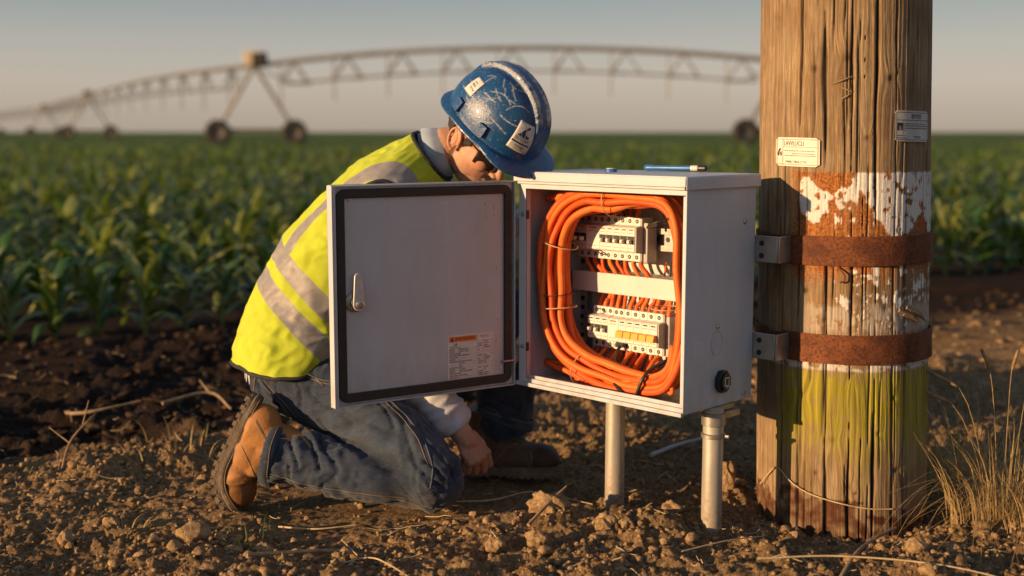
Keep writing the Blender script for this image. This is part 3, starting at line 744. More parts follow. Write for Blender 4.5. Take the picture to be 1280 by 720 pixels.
col = t.mix(t.ramp(n1, .35, .65), (.10, .032, .014), (.23, .075, .025)); col = t.mix(t.ramp(n2, .45, .7), col, (.045, .018, .012)); col = t.mix(t.math('MULTIPLY', t.ramp(n2, .60, .72), .0), col, (.5, .2, .05))
t.out(col, .78, .25, t.bump(n2, 1, .0012), .35)
MAT_ZINC = pmat('zinc_plate', (.30, .28, .25), (.42, .40, .36), 25, .42, .75, bump=.0004, bscale=200)
MAT_STEEL = pmat('bolt_steel', (.40, .38, .35), (.5, .48, .45), 60, .35, .9)
for bi, (z0, z1) in enumerate(((.668, .742), (.418, .492))):
    mb = MB(); n = 120; prof = [(.0005, z0), (.0048, z0), (.0055, z0 + .006), (.0042, (z0 + z1) / 2), (.0055, z1 - .006), (.0048, z1), (.0005, z1)]
    pts = []; A0 = -.155
    for i in range(n):
        arc_ = A0 + (2 * PI * PR - .06) * i / (n - 1)
        sag = .002 * math.sin(arc_ * 5 + bi)
        for (o_, z) in prof: pts.append(pol(arc_, z + sag, o_ + .0045 + .0012 * math.sin(arc_ * 23 + bi)))
    mb.grid(pts, n, len(prof)); band = mb.build('steel_band', MAT_RUST, pole, angle=60)
    # clamp lug: the band end turns out and is bolted to the bracket
    mb = MB(); e_ = []
    for i in range(9):
        arc_ = A0 - .062 * i / 8; o_ = .006 + .004 * (i / 8) + (.004 if i > 2 else 0)
        for (oo, z) in ((0, z0 + .004), (.005, z0 + .004), (.005, z1 - .004), (0, z1 - .004)): e_.append(pol(arc_, z, o_ + oo))
    mb.grid(e_, 9, 4, wrap=True); mb.build('lug', MAT_RUST, band, angle=40)
    zc = (z0 + z1) / 2; mb = MB(); p0 = V(*pol(A0 - .042, zc, .012)); dirn = unit(p0 * V(1, 1, 0))
    Mx = Matrix.Translation(Vector(p0)) @ Vector(dirn).to_track_quat('Z', 'Y').to_matrix().to_4x4()
    mb.lathe([(.0, .0), (.014, .0), (.014, .004), (.011, .004), (.011, .005)], 20, Mx); mb.lathe([(.0105, .004), (.0105, .014), (.009, .0155)], 6, Mx); mb.lathe([(.0055, .01), (.0055, .024), (.004, .026)], 12, Mx)
    mb.build('bolt', MAT_STEEL, band, angle=30)
# stickers: thin bent plates with printing
MAT_LBL = pmat('aged_label', (.58, .54, .44), (.66, .62, .53), 40, .55)
MAT_LBLG = pmat('grey_label', (.40, .38, .35), (.48, .46, .43), 40, .5)
MAT_INK = pmat('black_ink', (.012, .011, .012), None, 10, .6)
def pole_plate(a0, z0, w_, h_, mat_, header, foot, layout):
    mb = MB(); n = 14; pts = []; tilt = -.02
    def f(u, v, o_):            # u,v in metres on the plate
        return pol(a0 + u, z0 + v + tilt * u, o_ + .0035)
    rr = .006
    for i in range(n):
        u = -w_/2 + w_ * i / (n - 1); ins = rr - math.sqrt(max(0, rr*rr - max(0, abs(u) - (w_/2 - rr)) ** 2)) if abs(u) > w_/2 - rr else 0
        for (v, o_) in ((-h_/2 + ins, -.003), (-h_/2 + ins, .0012), (h_/2 - ins, .0012), (h_/2 - ins, -.003)): pts.append(f(u, v, o_))
    mb.grid(pts, n, 4); lab = mb.build('label_plate', mat_, pole, angle=40)
    ink = MB()
    def rect(u0, v0, u1, v1):
        k = 6; ps = []
        for i in range(k):
            u = u0 + (u1 - u0) * i / (k - 1); ps += [f(u, v0, .0018), f(u, v1, .0018)]
        ink.grid(ps, k, 2)
    def text(s_, u, v, sz, bold=1.0):
        vs, fs = text_geo(s_, sz)
        xs_ = [p[0] for p in vs]; ink.add([f(u + p[0] * bold, v + p[1], .0019) for p in vs], fs)
    b_ = .0011; W2, H2 = w_/2 - .004, h_/2 - .004
    rect(-W2, -H2, W2, -H2 + b_); rect(-W2, H2 - b_, W2, H2); rect(-W2, -H2, -W2 + b_, H2); rect(W2 - b_, -H2, W2, H2)
    layout(rect, text, W2, H2, ink, f); ink.build('printing', MAT_INK, lab, smooth=False)
rr_ = random.Random(5)
def smalltext(rect, u0, u1, v, hh=.0016):
    u = u0
    while u < u1 - .002:
        l_ = rr_.uniform(.002, .007); rect(u, v, min(u + l_, u1), v + hh); u += l_ + .0012
def lay1(rect, text, W2, H2, ink, f):
    us = -W2 + .021
    rect(us, -H2, us + .001, H2); text('LAVVLUCLI', us + .034, H2 - .011, .0165, .72); rect(us, H2 - .020, W2, H2 - .0192)
    for v in (.002, -.005, -.010): smalltext(rect, us + .006 + (.024 if v == -.005 else 0), W2 - .006, v)
    text('TWNKL T BR I6 12 TCE', us + .040, -H2 + .007, .0085, .72)
    # little hooded figure sign
    pts = [(-.004, -.012), (-.0075, -.006), (-.004, .004), (.002, .009), (.006, .006), (.001, .003), (-.001, -.003), (-.0005, -.008)]
    ink.add([f(-W2 + .010 + p, q, .0019) for p, q in pts], [tuple(range(len(pts)))]); pts = [(.003, -.011), (.002, -.002), (.005, .002), (.0075, -.004), (.0075, -.010)]
    ink.add([f(-W2 + .010 + p, q, .0019) for p, q in pts], [tuple(range(len(pts)))])
def lay2(rect, text, W2, H2, ink, f):
    text('BIPVFISE', .006, H2 - .0105, .0165, .66); rect(-W2, H2 - .020, W2, H2 - .0188); rect(-W2 + .021, -H2 + .014, -W2 + .022, H2 - .02)
    for v in (.005, .000, -.006): smalltext(rect, -W2 + .027, W2 - (.012 if v > 0 else .002), v)
    text('TWIOROL', .010, -H2 + .007, .0085, .75); smalltext(rect, -W2 + .002, -W2 + .03, -H2 + .010); smalltext(rect, -W2 + .002, -W2 + .03, -H2 + .004)
    pts = [(-.0085, -.010), (-.0085, .009), (.0085, .009), (.0085, -.010), (.004, -.010), (.003, .001), (.0, .004), (-.003, -.002), (-.003, -.010)]
    ink.add([f(-W2 + .0105 + p, -.001 + q, .0019) for p, q in pts], [tuple(range(len(pts)))])
pole_plate(-.121, .950, .130, .072, MAT_LBL, '', '', lay1)
pole_plate(.194, 1.014, .130, .076, MAT_LBLG, '', '', lay2)
# torn splinters and a broken stub at the right edge
for k, (a_, z, l_, o_) in enumerate(((.235, .53, .02, .016), (.225, .54, .03, .012), (.215, .525, .035, .009), (.20, .535, .03, .008))):
    MB().tube([pol(a_ - .05, z + .02, .0), pol(a_ - .01, z + .004, o_ * .6), pol(a_ + l_ * .3, z - .012, o_)], [.006, .005, .001], 5).build('splinter', m, pole)
for (a_, z, da, dz) in ((-.03, 1.115, .05, .02), (-.005, 1.08, .02, .012), (.02, 1.098, -.03, .012)):
    MB().tube([pol(a_, z, .001), pol(a_ + da * .5, z + dz * .5, .004), pol(a_ + da, z + dz, .002)], [.0012, .0022, .0006], 5).build('splinter', m, pole)
hk = MB(); hk.tube(catmull([pol(-.005, .665, .0), pol(-.004, .66, .012), pol(.006, .648, .014), pol(.006, .632, .012), pol(-.004, .628, .012)], 5), .0022, 6)
hk.build('wire_hook', MAT_RUST, pole)
wire = MB(); pts = [pol(-.235, .06, .012), pol(-.2, .10, .006), pol(-.165, .125, .008), pol(-.12, .095, .007), pol(-.07, .075, .007), pol(0, .06, .007), pol(.07, .048, .007), pol(.13, .045, .012)]
o = wire.tube(catmull(pts, 6), [.0022] * 20 + [.0014] * 23 , 6) if False else wire.tube(catmull(pts, 6), .0018, 6)
o = wire.build('straw_stalk', MAT_STRAW, None); o.location = (PX, PY, 0); tag(o, 'thin straw stalk caught round the foot of the wooden pole', 'stalk')
# ------------------------------------------------------------------ open electrical cabinet (local x: along the front to the right, y: into the box, z: up)
CX, CY, CRZ = .4144, 2.8453, math.atan2(-.7038, .7104)
cab = empty('electrical_cabinet', (CX, CY, 0), CRZ); tag(cab, 'open grey steel electrical cabinet full of orange cable on two metal posts', 'cabinet')
W_, D_, Z0, Z1 = .557, .293, .318, .872
def powder(name, base, rough=.45):
    m, t = newmat(name); c = t.obj(); n = t.noise(6, 6, c, .6); n2 = t.noise(700, 2, c); n3 = t.noise(45, 6, c, .7); n4 = t.noise(3, 4, t.obj((6, 6, 1)), .6); z_ = t.n('SeparateXYZ', i={0: c}).outputs[2]
    d = tuple(x * .87 for x in base); col = t.mix(t.ramp(n, .3, .7), d, base); col = t.mix(t.math('MULTIPLY', t.ramp(n3, .58, .75), .16), col, (.32, .25, .17))
    col = t.mix(t.math('MULTIPLY', t.ramp(n4, .45, .8), .14), col, (.20, .17, .14))
    low = t.math('MULTIPLY', t.ramp(z_, .46, .31), t.ramp(t.noise(24, 6, t.obj((1, 1, .45)), .65), .40, .70)); col = t.mix(t.math('MULTIPLY', low, .5), col, (.30, .20, .12))       # dust thrown up from the ground
    s1 = t.ramp(t.noise(1.0, 2, t.obj((8, 8, 160), (.5, .3, .2)), .5, .4), .70, .72); s2 = t.ramp(t.noise(1.0, 2, t.obj((140, 140, 9), (.2, .5, .1)), .5, .4), .71, .73)
    scr = t.math('MULTIPLY', t.math('MAXIMUM', s1, s2), t.ramp(t.noise(7, 3, c), .52, .6)); col = t.mix(t.math('MULTIPLY', scr, .55), col, (.66, .65, .63))
    run = t.math('MULTIPLY', t.ramp(t.noise(1.0, 4, t.obj((55, 55, 2.0)), .6), .58, .74), t.ramp(n, .42, .62)); col = t.mix(t.math('MULTIPLY', run, .22), col, (.17, .13, .10))
    ro = t.math('ADD', t.math('MULTIPLY', n3, .25), rough - .12); t.out(col, ro, 0, t.bump(t.math('ADD', n2, t.math('MULTIPLY', n, 3.0)), 1, .00025), .5); return m
MAT_CAB = powder('grey_powder_coat', (.49, .525, .575)); MAT_DOORIN = powder('door_inner_paint', (.49, .52, .56), .38)
MAT_BLACK = pmat('black_rubber', (.012, .012, .012), (.022, .021, .020), 30, .6)
MAT_BLKPL = pmat('black_plastic', (.010, .010, .011), (.018, .018, .018), 40, .4)
T_ = .004
mb = MB()                                                     # folded sheet shell
mb.box((-W_, .0, Z0), (-W_ + T_, D_, Z1)); mb.box((-T_, .0, Z0), (0, D_, Z1))
mb.box((-W_ + T_, D_ - T_, Z0), (-T_, D_, Z1)); mb.box((-W_ + T_, .0, Z0), (-T_, D_ - T_, Z0 + T_))
shell = mb.build('shell', MAT_CAB, cab, bevel=.0012)
mb = MB()                                                     # returned front edges of the opening
mb.box((-W_ + T_, .0005, Z0 + T_), (-W_ + .024, .004, Z1 - .004)); mb.box((-W_ + .024, .0005, Z0 + T_), (-T_, .004, Z0 + .016)); mb.box((-W_ + .024, .0005, Z1 - .022), (-T_, .004, Z1 - .004))
mb.box((-W_ + .022, .006, Z0 + T_), (-W_ + .025, .020, Z1 - .006)); mb.box((-W_ + .03, .010, Z0 + T_), (-T_ - .004, .014, Z0 + .024))
mb.box((-.011, .001, Z0 + .02), (-T_, .004, Z1 - .024)); mb.box((-W_ - .006, -.010, Z0 - .004), (.001, -.0005, Z0 + .006))
mb.build('frame', MAT_CAB, cab, bevel=.001)
mb = MB()                                                     # rain lid with turned-down lips
e = .012; zt = .8955
mb.box((-W_ - .006, -e, Z1 + .0005), (.006, D_ + .008, zt)); mb.box((-W_ - .006, -e - .003, Z1 - .002), (.006, -e + .0002, zt - .003)); mb.box((.0058, -e, Z1 - .0085), (.0085, D_ + .008, zt - .002))
mb.box((-W_ + .002, -e + .004, Z1 - .009), (-.001, -e + .008, Z1))
mb.build('rain_lid', MAT_CAB, cab, bevel=.0016)
# ---- inside
MAT_PLATE = powder('mounting_plate_paint', (.60, .57, .53)); mb = MB(); mb.box((-W_ + .03, D_ - .022, Z0 + .03), (-.02, D_ - .019, Z1 - .03)); mb.build('mounting_plate', MAT_PLATE, cab, bevel=.0008)
MAT_PERF = pmat('perforated_strip_steel', (.45, .43, .40), (.5, .48, .45), 40, .4, .5)
for xx in (-.545,):
    mb = MB().mat(MAT_PERF); y0 = .250; mb.box((xx - .012, y0, Z0 + .02), (xx + .012, y0 + .003, Z1 - .03)); mb.mat(MAT_BLKPL)
    for k in range(19): mb.box((xx - .007, y0 - .0006, Z0 + .045 + k * .0265), (xx + .007, y0, Z0 + .058 + k * .0265))
    mb.build('perforated_strip', None, cab, bevel=0)
def din(x0, x1, zc, y0=.232):
    mb = MB().mat(MAT_STEEL); h = .030
    mb.prism([(y0 + .012, zc - .016), (y0 + .012, zc + .016), (y0 + .001, zc + .016), (y0 + .001, zc + h), (y0, zc + h), (y0, zc + .015), (y0 + .011, zc + .015), (y0 + .011, zc - .015), (y0, zc - .015), (y0, zc - h), (y0 + .001, zc - h), (y0 + .001, zc - .016)], 'x', x0, x1)
    mb.mat(MAT_BLKPL)
    x = x0 + .02
    while x < x1 - .01: mb.cyl((x, y0 + .0102, zc), (x, y0 + .011, zc), .007, 14); x += .038
    for x in (x0 + .05, x1 - .05): mb.box((x - .012, y0 + .012, zc - .012), (x + .012, D_ - .021, zc + .012))
    mb.build('din_rail', None, cab, angle=30)
din(-.525, -.15, .715); din(-.535, -.15, .47)
MAT_BRK = pmat('breaker_plastic', (.62, .59, .53), (.68, .65, .59), 50, .45); MAT_BRKSHD = pmat('breaker_shaded_plastic', (.40, .39, .37), (.46, .45, .43), 50, .45)  # greyer copy has shade painted in, for the two leftmost upper breakers
MAT_BRKS = pmat('breaker_side_plastic', (.36, .33, .30), (.42, .39, .36), 50, .5)
MAT_TOGW = pmat('toggle_white', (.66, .64, .6), None, 50, .4); MAT_TOGO = pmat('toggle_orange', (.75, .30, .02), None, 50, .4); MAT_REDM = pmat('red_mark', (.5, .05, .03), None, 50, .5)
def breaker_mesh(w, zc, h, body, toggle, mark, seed, wide=False, yb=.228, y1=.183, y0=.158):
    """profile: terminals set back, middle standing forward"""
    H2 = h / 2; a = H2 * .56
    mb = MB().mat(body)
    mb.prism([(yb, zc - H2), (yb, zc + H2), (y1, zc + H2), (y1, zc + a + .004), (y0 + .003, zc + a), (y0, zc + a - .003), (y0, zc - a + .003), (y0 + .003, zc - a), (y1, zc - a - .004), (y1, zc - H2)], 'x', .0004, w - .0004)
    mb.mat(MAT_BLKPL)
    nt_ = 2 if wide else 1
    for k in range(nt_):
        xc = w * (k + .5) / nt_
        for zz_ in (zc + (H2 + a) / 2 + .002, zc - (H2 + a) / 2 - .002): mb.cyl((xc, y1 - .0007, zz_), (xc, y1 + .001, zz_), .0058 * min(1, w / .026 + .15), 12)
    if toggle is not None: mb.box((.0012, y0 - .0008, zc - a * .36), (w - .0012, y0 + .001, zc + a * .30)) if toggle == 'w' else None
    mb.mat(mark); mb.box((w * .2, y0 - .0006, zc + a * .74), (w * .8, y0 + .0005, zc + a * .74 + .0034))
    mb.mat(MAT_INK)
    rr_ = random.Random(seed); x = w * .15
    for zz_ in (zc + a * .5, zc - a * .7):
        x = w * .15
        while x < w * .8: l_ = rr_.uniform(.001, .004); mb.box((x, y0 - .0004, zz_), (min(x + l_, w * .85), y0 + .0003, zz_ + .0016)); x += l_ + .0012
    mb.mat(MAT_STEEL)
    for k in range(nt_):
        xc = w * (k + .5) / nt_
        for zz_ in (zc + (H2 + a) / 2 + .002, zc - (H2 + a) / 2 - .002): mb.cyl((xc, y1 - .0009, zz_), (xc, y1, zz_), .0028, 8)
    return mb
def toggle_mesh(w, zc, a, mat_, up, kind):
    mb = MB().mat(mat_); y0 = .158
    if kind == 'w': mb.box((w * .30, y0 - .011, zc - a * .30), (w * .70, y0 - .0009, zc + a * .02)); mb.box((w * .34, y0 - .014, zc - a * .26), (w * .66, y0 - .011, zc - .0))
    else: mb.prism([(y0 - .0002, zc - a * .55), (y0 - .016, zc - a * .48), (y0 - .012, zc + .002), (y0 - .0002, zc + a * .10)], 'x', w * .04, w * .96)
    return mb
def breaker(x, w, zc, h, body, tog, mark, seed, wide=False, label=None):
    o = breaker_mesh(w, zc, h, body, tog, mark, seed, wide).build('circuit_breaker', None, cab, bevel=.0008, angle=30); o.location = (x, 0, 0)
    a = h / 2 * .56
    if tog: toggle_mesh(w, zc, a, MAT_TOGW if tog == 'w' else MAT_TOGO, True, tog).build('toggle', None, o, bevel=.001)
    return o
x = -.502; ZU, HU = .716, .118
for k, (w, body, tg, wd) in enumerate(((.0245, MAT_BRKSHD, 'w', 0), (.0245, MAT_BRKSHD, 'w', 0), (.046, MAT_BRK, None, 1), (.0245, MAT_BRK, 'w', 0), (.0245, MAT_BRK, 'w', 0), (.0245, MAT_BRK, 'w', 0), (.0245, MAT_BRK, 'w', 0), (.0245, MAT_BRK, 'w', 0))):
    breaker(x, w, ZU, HU, body, tg, MAT_REDM, k, bool(wd)); x += w
MB().prism([(.228, ZU - .058), (.228, ZU + .058), (.184, ZU + .058), (.184, ZU + .036), (.160, ZU + .033), (.160, ZU - .033), (.184, ZU - .036), (.184, ZU - .058)], 'x', x, x + .004).build('end_cover', MAT_BRKS, cab, bevel=.0006)
MB().box((x + .004, .19, ZU - .062), (x + .018, .231, ZU + .045)).build('end_stop', MAT_BRKS, cab, bevel=.002)
x = -.446; ZL, HL = .468, .112
for k in range(3): breaker(x, .024, ZL + .001, HL, MAT_BRK, 'w', MAT_INK, 30 + k); x += .0242
breaker(x, .036, ZL, HL, MAT_BRK, None, MAT_REDM, 40, True); x += .0363
for k in range(5): breaker(x, .0262, ZL, HL, MAT_BRK, 'o', MAT_INK, 50 + k); x += .0264
MB().prism([(.228, ZL - .055), (.228, ZL + .055), (.184, ZL + .055), (.184, ZL + .034), (.160, ZL + .031), (.160, ZL - .031), (.184, ZL - .034), (.184, ZL - .055)], 'x', x, x + .004).build('end_cover', MAT_BRKS, cab, bevel=.0006)
MB().box((x + .004, .19, ZL - .058), (x + .016, .231, ZL + .05)).build('end_stop', MAT_BRKS, cab, bevel=.002)
# cable duct cover between the rows
mb = MB(); mb.box((-.528, .185, .562), (-.165, .188, .617)); mb.box((-.528, .188, .614), (-.165, .262, .617)); mb.box((-.528, .188, .562), (-.165, .262, .565)); mb.build('duct_cover', MAT_PLATE, cab, bevel=.001)
# ---- orange cables
def cable_mat(name, a, b):
    m, t = newmat(name); c = t.obj(); n = t.noise(25, 5, c, .6); n2 = t.noise(160, 4, c, .6)
    col = t.mix(t.ramp(n, .3, .7), a, b); col = t.mix(t.math('MULTIPLY', t.ramp(n2, .58, .72), .35), col, tuple(x * .45 for x in a)); t.out(col, .52, 0, t.bump(n2, 1, .0006), .35); return m
MAT_OR1 = cable_mat('orange_sheath', (.66, .115, .015), (.72, .16, .02)); MAT_OR2 = cable_mat('deep_orange_sheath', (.58, .075, .012), (.66, .11, .015))
LOOP = [(-.37, .848), (-.30, .852), (-.205, .850), (-.11, .828), (-.066, .765), (-.054, .66), (-.050, .54), (-.058, .44), (-.10, .365), (-.205, .345), (-.30, .345), (-.385, .36), (-.465, .40), (-.51, .47), (-.525, .56), (-.524, .66), (-.505, .745), (-.455, .815)]
cr2 = random.Random(21)
def loop_cable(inset, y, seed, start=0.0, sag=0.0, full=1.0, ytop=None):
    r = random.Random(seed); P = np.array(LOOP); n = len(P); c = V(-.31, .60); out = []
    for k in range(n + 1):
        p = P[k % n]; d = p - c; L_ = np.linalg.norm(d); q = p - d / L_ * inset * (1 - .62 * float(sstep(-.30, -.10, p[0])))
        yy = y + .006 * math.sin(k * .9 + seed) + r.uniform(-.003, .003)
        if ytop is not None: yy += (ytop - y) * float(sstep(.70, .85, q[1]))
        out.append((q[0] + r.uniform(-.005, .005), yy, q[1] + r.uniform(-.005, .005)))
    out[-1] = out[0]; out.append(out[1])
    return catmull(out, 7)[:-7]
CR = .0098
cables = []
for k, (ins, y, m_) in enumerate(((-.004, .060, 1), (-.004, .082, 0), (-.003, .104, 1), (.014, .052, 0), (.015, .073, 1), (.015, .095, 0), (.014, .122, 1), (.032, .062, 1), (.033, .084, 0), (.032, .110, 1), (.047, .075, 0), (.048, .098, 1), (.000, .140, 1), (.028, .135, 0))):
    p = loop_cable(ins, y, 60 + k); mb = MB(); mb.tube(p, CR * (1, .94, 1.04, .9)[k % 4], 12, caps=False); mb.build('cable', MAT_OR1 if m_ == 0 else MAT_OR2, cab, angle=180)
# branch cables that peel off the loop and run to the terminals
def wire_(pts, r, m_, name='wire'):
    MB().tube(catmull(pts, 8), r, 8).build(name, m_, cab, angle=180)
wr = random.Random(9)
for k in range(8):                                            # top of upper row
    xx = -.49 + k * .0262; big = .0068 if k not in (4, 6) else .0045
    xb = -.45 + k * .018; wire_([(xx, .196, .772), (xx + .002, .194, .795), (xx - .012 - wr.uniform(0, .015), .16, .825), (xb - .04, .115, .838), (xb - .09, .09, .818)] if k < 5 else [(xx, .196, .772), (xx + .004, .196, .80), (xx + .01, .19, .83), (xx + .03, .17, .845)], big, MAT_OR1 if k % 3 else MAT_OR2)
for k in range(8):                                            # below upper row, into the duct
    xx = -.48 + k * .027; wire_([(xx, .196, .660), (xx + .003, .192, .645), (xx + .012 + wr.uniform(0, .02), .188, .625), (xx + .035, .200, .600)], .0062 if k % 2 else .005, MAT_OR2 if k % 3 else MAT_OR1)
for k in range(12):                                           # out of the duct into the lower row
    xx = -.437 + k * .0218; dx = wr.uniform(-.004, .018); wire_([(xx + dx, .210, .572), (xx + dx * .8, .205, .55), (xx + .002, .198, .535), (xx, .196, .518)], .0066 if k % 4 else .0052, MAT_OR1 if k % 2 else MAT_OR2)
for k in range(9):                                            # under the lower row, sweeping left into the bundle
    xx = -.437 + k * .0265; far = .05 + .05 * wr.random(); z2 = .372 - .006 * k
    wire_([(xx, .196, .414), (xx - .001, .190, .395), (xx - .012, .160, z2 + .012), (xx - .045, .125, z2 - .004), (xx - .045 - far, .105, z2 - .008), (xx - .12 - far, .10, z2 + .01)], .0075 if k % 3 != 1 else .006, MAT_OR1 if k % 2 else MAT_OR2)
MAT_BLKC = pmat('black_cable_sheath', (.014, .012, .011), (.022, .02, .018), 40, .4)
wire_([(-.34, .178, .433), (-.333, .15, .412), (-.305, .10, .39), (-.266, .055, .358), (-.215, .036, .332), (-.178, .036, .334), (-.160, .040, .375), (-.149, .06, .402), (-.121, .09, .425)], .0046, MAT_BLKC, 'black_cable')
MB().box((-.352, .166, .422), (-.326, .184, .436)).build('cable_plug', MAT_BLKPL, cab, bevel=.002)
wire_([(-.395, .19, .775), (-.39, .185, .80), (-.40, .18, .845)], .003, MAT_BLKC, 'black_cable'); wire_([(-.345, .19, .775), (-.352, .18, .81), (-.36, .175, .848)], .0026, MAT_BLKC, 'black_cable')
wire_([(-.225, .215, .74), (-.22, .2, .79), (-.18, .16, .822), (-.14, .14, .80)], .0032, MAT_BLKC, 'black_cable'); wire_([(-.235, .24, .765), (-.232, .235, .8), (-.22, .22, .84)], .003, MAT_BLKC, 'black_cable')
for k in range(5): wire_([(-.25 + k * .016, .25, .655), (-.252 + k * .017, .25, .635), (-.25 + k * .016, .245, .61)], .0028, MAT_BLKC if k % 2 else MAT_OR1, 'black_cable' if k % 2 else 'wire')
MAT_YELW = pmat('yellow_sheath', (.6, .42, .05), None, 40, .4); MAT_WHTW = pmat('white_sheath', (.55, .52, .48), None, 40, .4)
for k in range(9):                                            # tangle of thin leads in the lower right corner
    z = .345 + .012 * k; c_ = (MAT_BLKC, MAT_YELW, MAT_BLKC, MAT_WHTW, MAT_OR2)[k % 5]
    wire_([(-.13 + wr.uniform(-.02, .02), .20, z + .02), (-.09, .16, z + wr.uniform(-.01, .02)), (-.06, .12, z + wr.uniform(-.015, .02)), (-.03, .10 + wr.uniform(-.02, .02), z + .01), (-.015, .15, z + .03)], .0028, c_, 'thin_lead')
for k in range(5):                                            # a few slack leads lying across the front of the coil
    x0 = -.40 + .045 * k; wire_([(x0, .19, .412), (x0 + .004, .15, .392), (x0 + .03, .10 - .006 * k, .372 - .006 * k), (x0 + .09, .072, .352 + .004 * k), (x0 + .14, .06, .352), (-.112 + .006 * k, .062, .40), (-.088, .07, .47)], .0062, MAT_OR2 if k % 2 else MAT_OR1)
MAT_TIE = pmat('pale_cable_tie', (.50, .30, .17), None, 40, .45)
def tie(ctr, ax, ry, rn, m_=MAT_TIE, r=.0018):
    """thin loop round the bundle: ctr point, ax direction of the bundle in x-z"""
    ax = unit(ax); nn = V(-ax[2], 0, ax[0]); pts = [np.array(ctr) + ry * math.cos(a) * V(0, 1, 0) + rn * math.sin(a) * nn for a in np.linspace(0, 2 * PI, 25)]
    MB().tube(pts, r, 5, caps=False).build('cable_tie', m_, cab, angle=180)
tie((-.485, .085, .700), (.25, 0, 1), .045, .055); tie((-.488, .085, .525), (-.1, 0, 1), .045, .055); tie((-.30, .085, .826), (1, 0, 0), .045, .042); tie((-.40, .085, .372), (1, 0, -.35), .045, .045)
tie((-.115, .085, .56), (0, 0, 1), .045, .040); tie((-.130, .085, .775), (.4, 0, -1), .05, .044, MAT_BLKC); tie((-.49, .085, .56), (-.1, 0, 1), .044, .05, MAT_BLKC, .0014)
# ---- outside fittings on the right wall
def disc(mb, p, ax, r, h, n=20):
    p = V(*p); mb.cyl(p, p + np.array(ax) * h, r, n)
for nm, (yy, zz) in (('s', (.244, .776)), ('s', (.257, .334)), ('s', (.137, .521))):
    mb = MB(); Mx = Matrix.Translation((0, yy, zz)) @ Matrix.Rotation(R(90), 4, 'Y'); mb.lathe([(0, 0), (.0065, 0), (.0060, .0022), (.003, .0036), (0, .0038)], 18, Mx); mb.build('screw', MAT_STEEL, cab)
mb = MB(); mb.tube([V(.0006, .135 + .0235 * math.cos(a), .479 + .031 * math.sin(a)) for a in np.linspace(0, 2 * PI, 49)], .0011, 6, caps=False); mb.build('knockout_ring', MAT_CAB, cab, angle=180)
mb = MB(); oc = [(.152 + .027 * math.cos(a) * .93, .381 + .030 * math.sin(a)) for a in [PI / 8 + k * PI / 4 for k in range(8)]]
mb.prism(oc, 'x', .0004, .016); mb.prism([(.152 + (p - .152) * .78, .381 + (q - .381) * .78) for p, q in oc], 'x', .016, .021); plug = mb.build('octagonal_plug', MAT_BLKPL, cab, bevel=.0015, smooth=False)
mb = MB(); fr_ = [(.144, .372), (.144, .392), (.160, .392), (.160, .372)]
for (a, b_) in zip(fr_, fr_[1:] + fr_[:1]): mb.cyl((.0214, *a), (.0214, *b_), .0012, 6)
mb.cyl((.0214, .152, .372), (.0214, .152, .365), .0012, 6); mb.cyl((.0214, .158, .370), (.0214, .164, .364), .0014, 6); mb.build('plug_emblem', MAT_TOGW, plug)
# inside fittings on the left wall and the hinge
for zz in (.745, .40):
    mb = MB(); mb.cyl((-W_ - .010, -.006, zz - .028), (-W_ - .010, -.006, zz + .028), .0062, 14); mb.box((-W_ - .004, -.004, zz - .024), (-W_ - .0005, .022, zz + .024)); h_ = mb.build('hinge', MAT_ZINC, cab, bevel=.0008)
    MB().cyl((-W_ - .010, -.006, zz - .031), (-W_ - .010, -.006, zz + .031), .0035, 10).build('pin', MAT_STEEL, h_)
for zz in (.78, .42):
    mb = MB(); mb.box((-W_ + .0245, .002, zz - .012), (-W_ + .0275, .012, zz + .012)); mb.build('latch_plate', MAT_BLKPL, cab, bevel=.001)
    MB().cyl((-W_ + .014, .0002, zz), (-W_ + .014, -.0022, zz), .0055, 14).build('screw', MAT_STEEL, cab, bevel=.0006)
for (x, z) in ((-.50, .36), (-.27, .325), (-.04, .345)): MB().cyl((x, D_ - .0225, z), (x, D_ - .026, z), .006, 14).build('screw', MAT_STEEL, cab, bevel=.0006)
# ---- door (d: along from the hinge, inner face looks out to the viewer)
HX, HY = .0184, 3.2376
door_rel = math.atan2(-.541, -.841) - CRZ
door = empty('door', (-W_ - .002, .0, 0), door_rel); door.parent = cab
DL, DB, DT = .5497, .3129, .8700
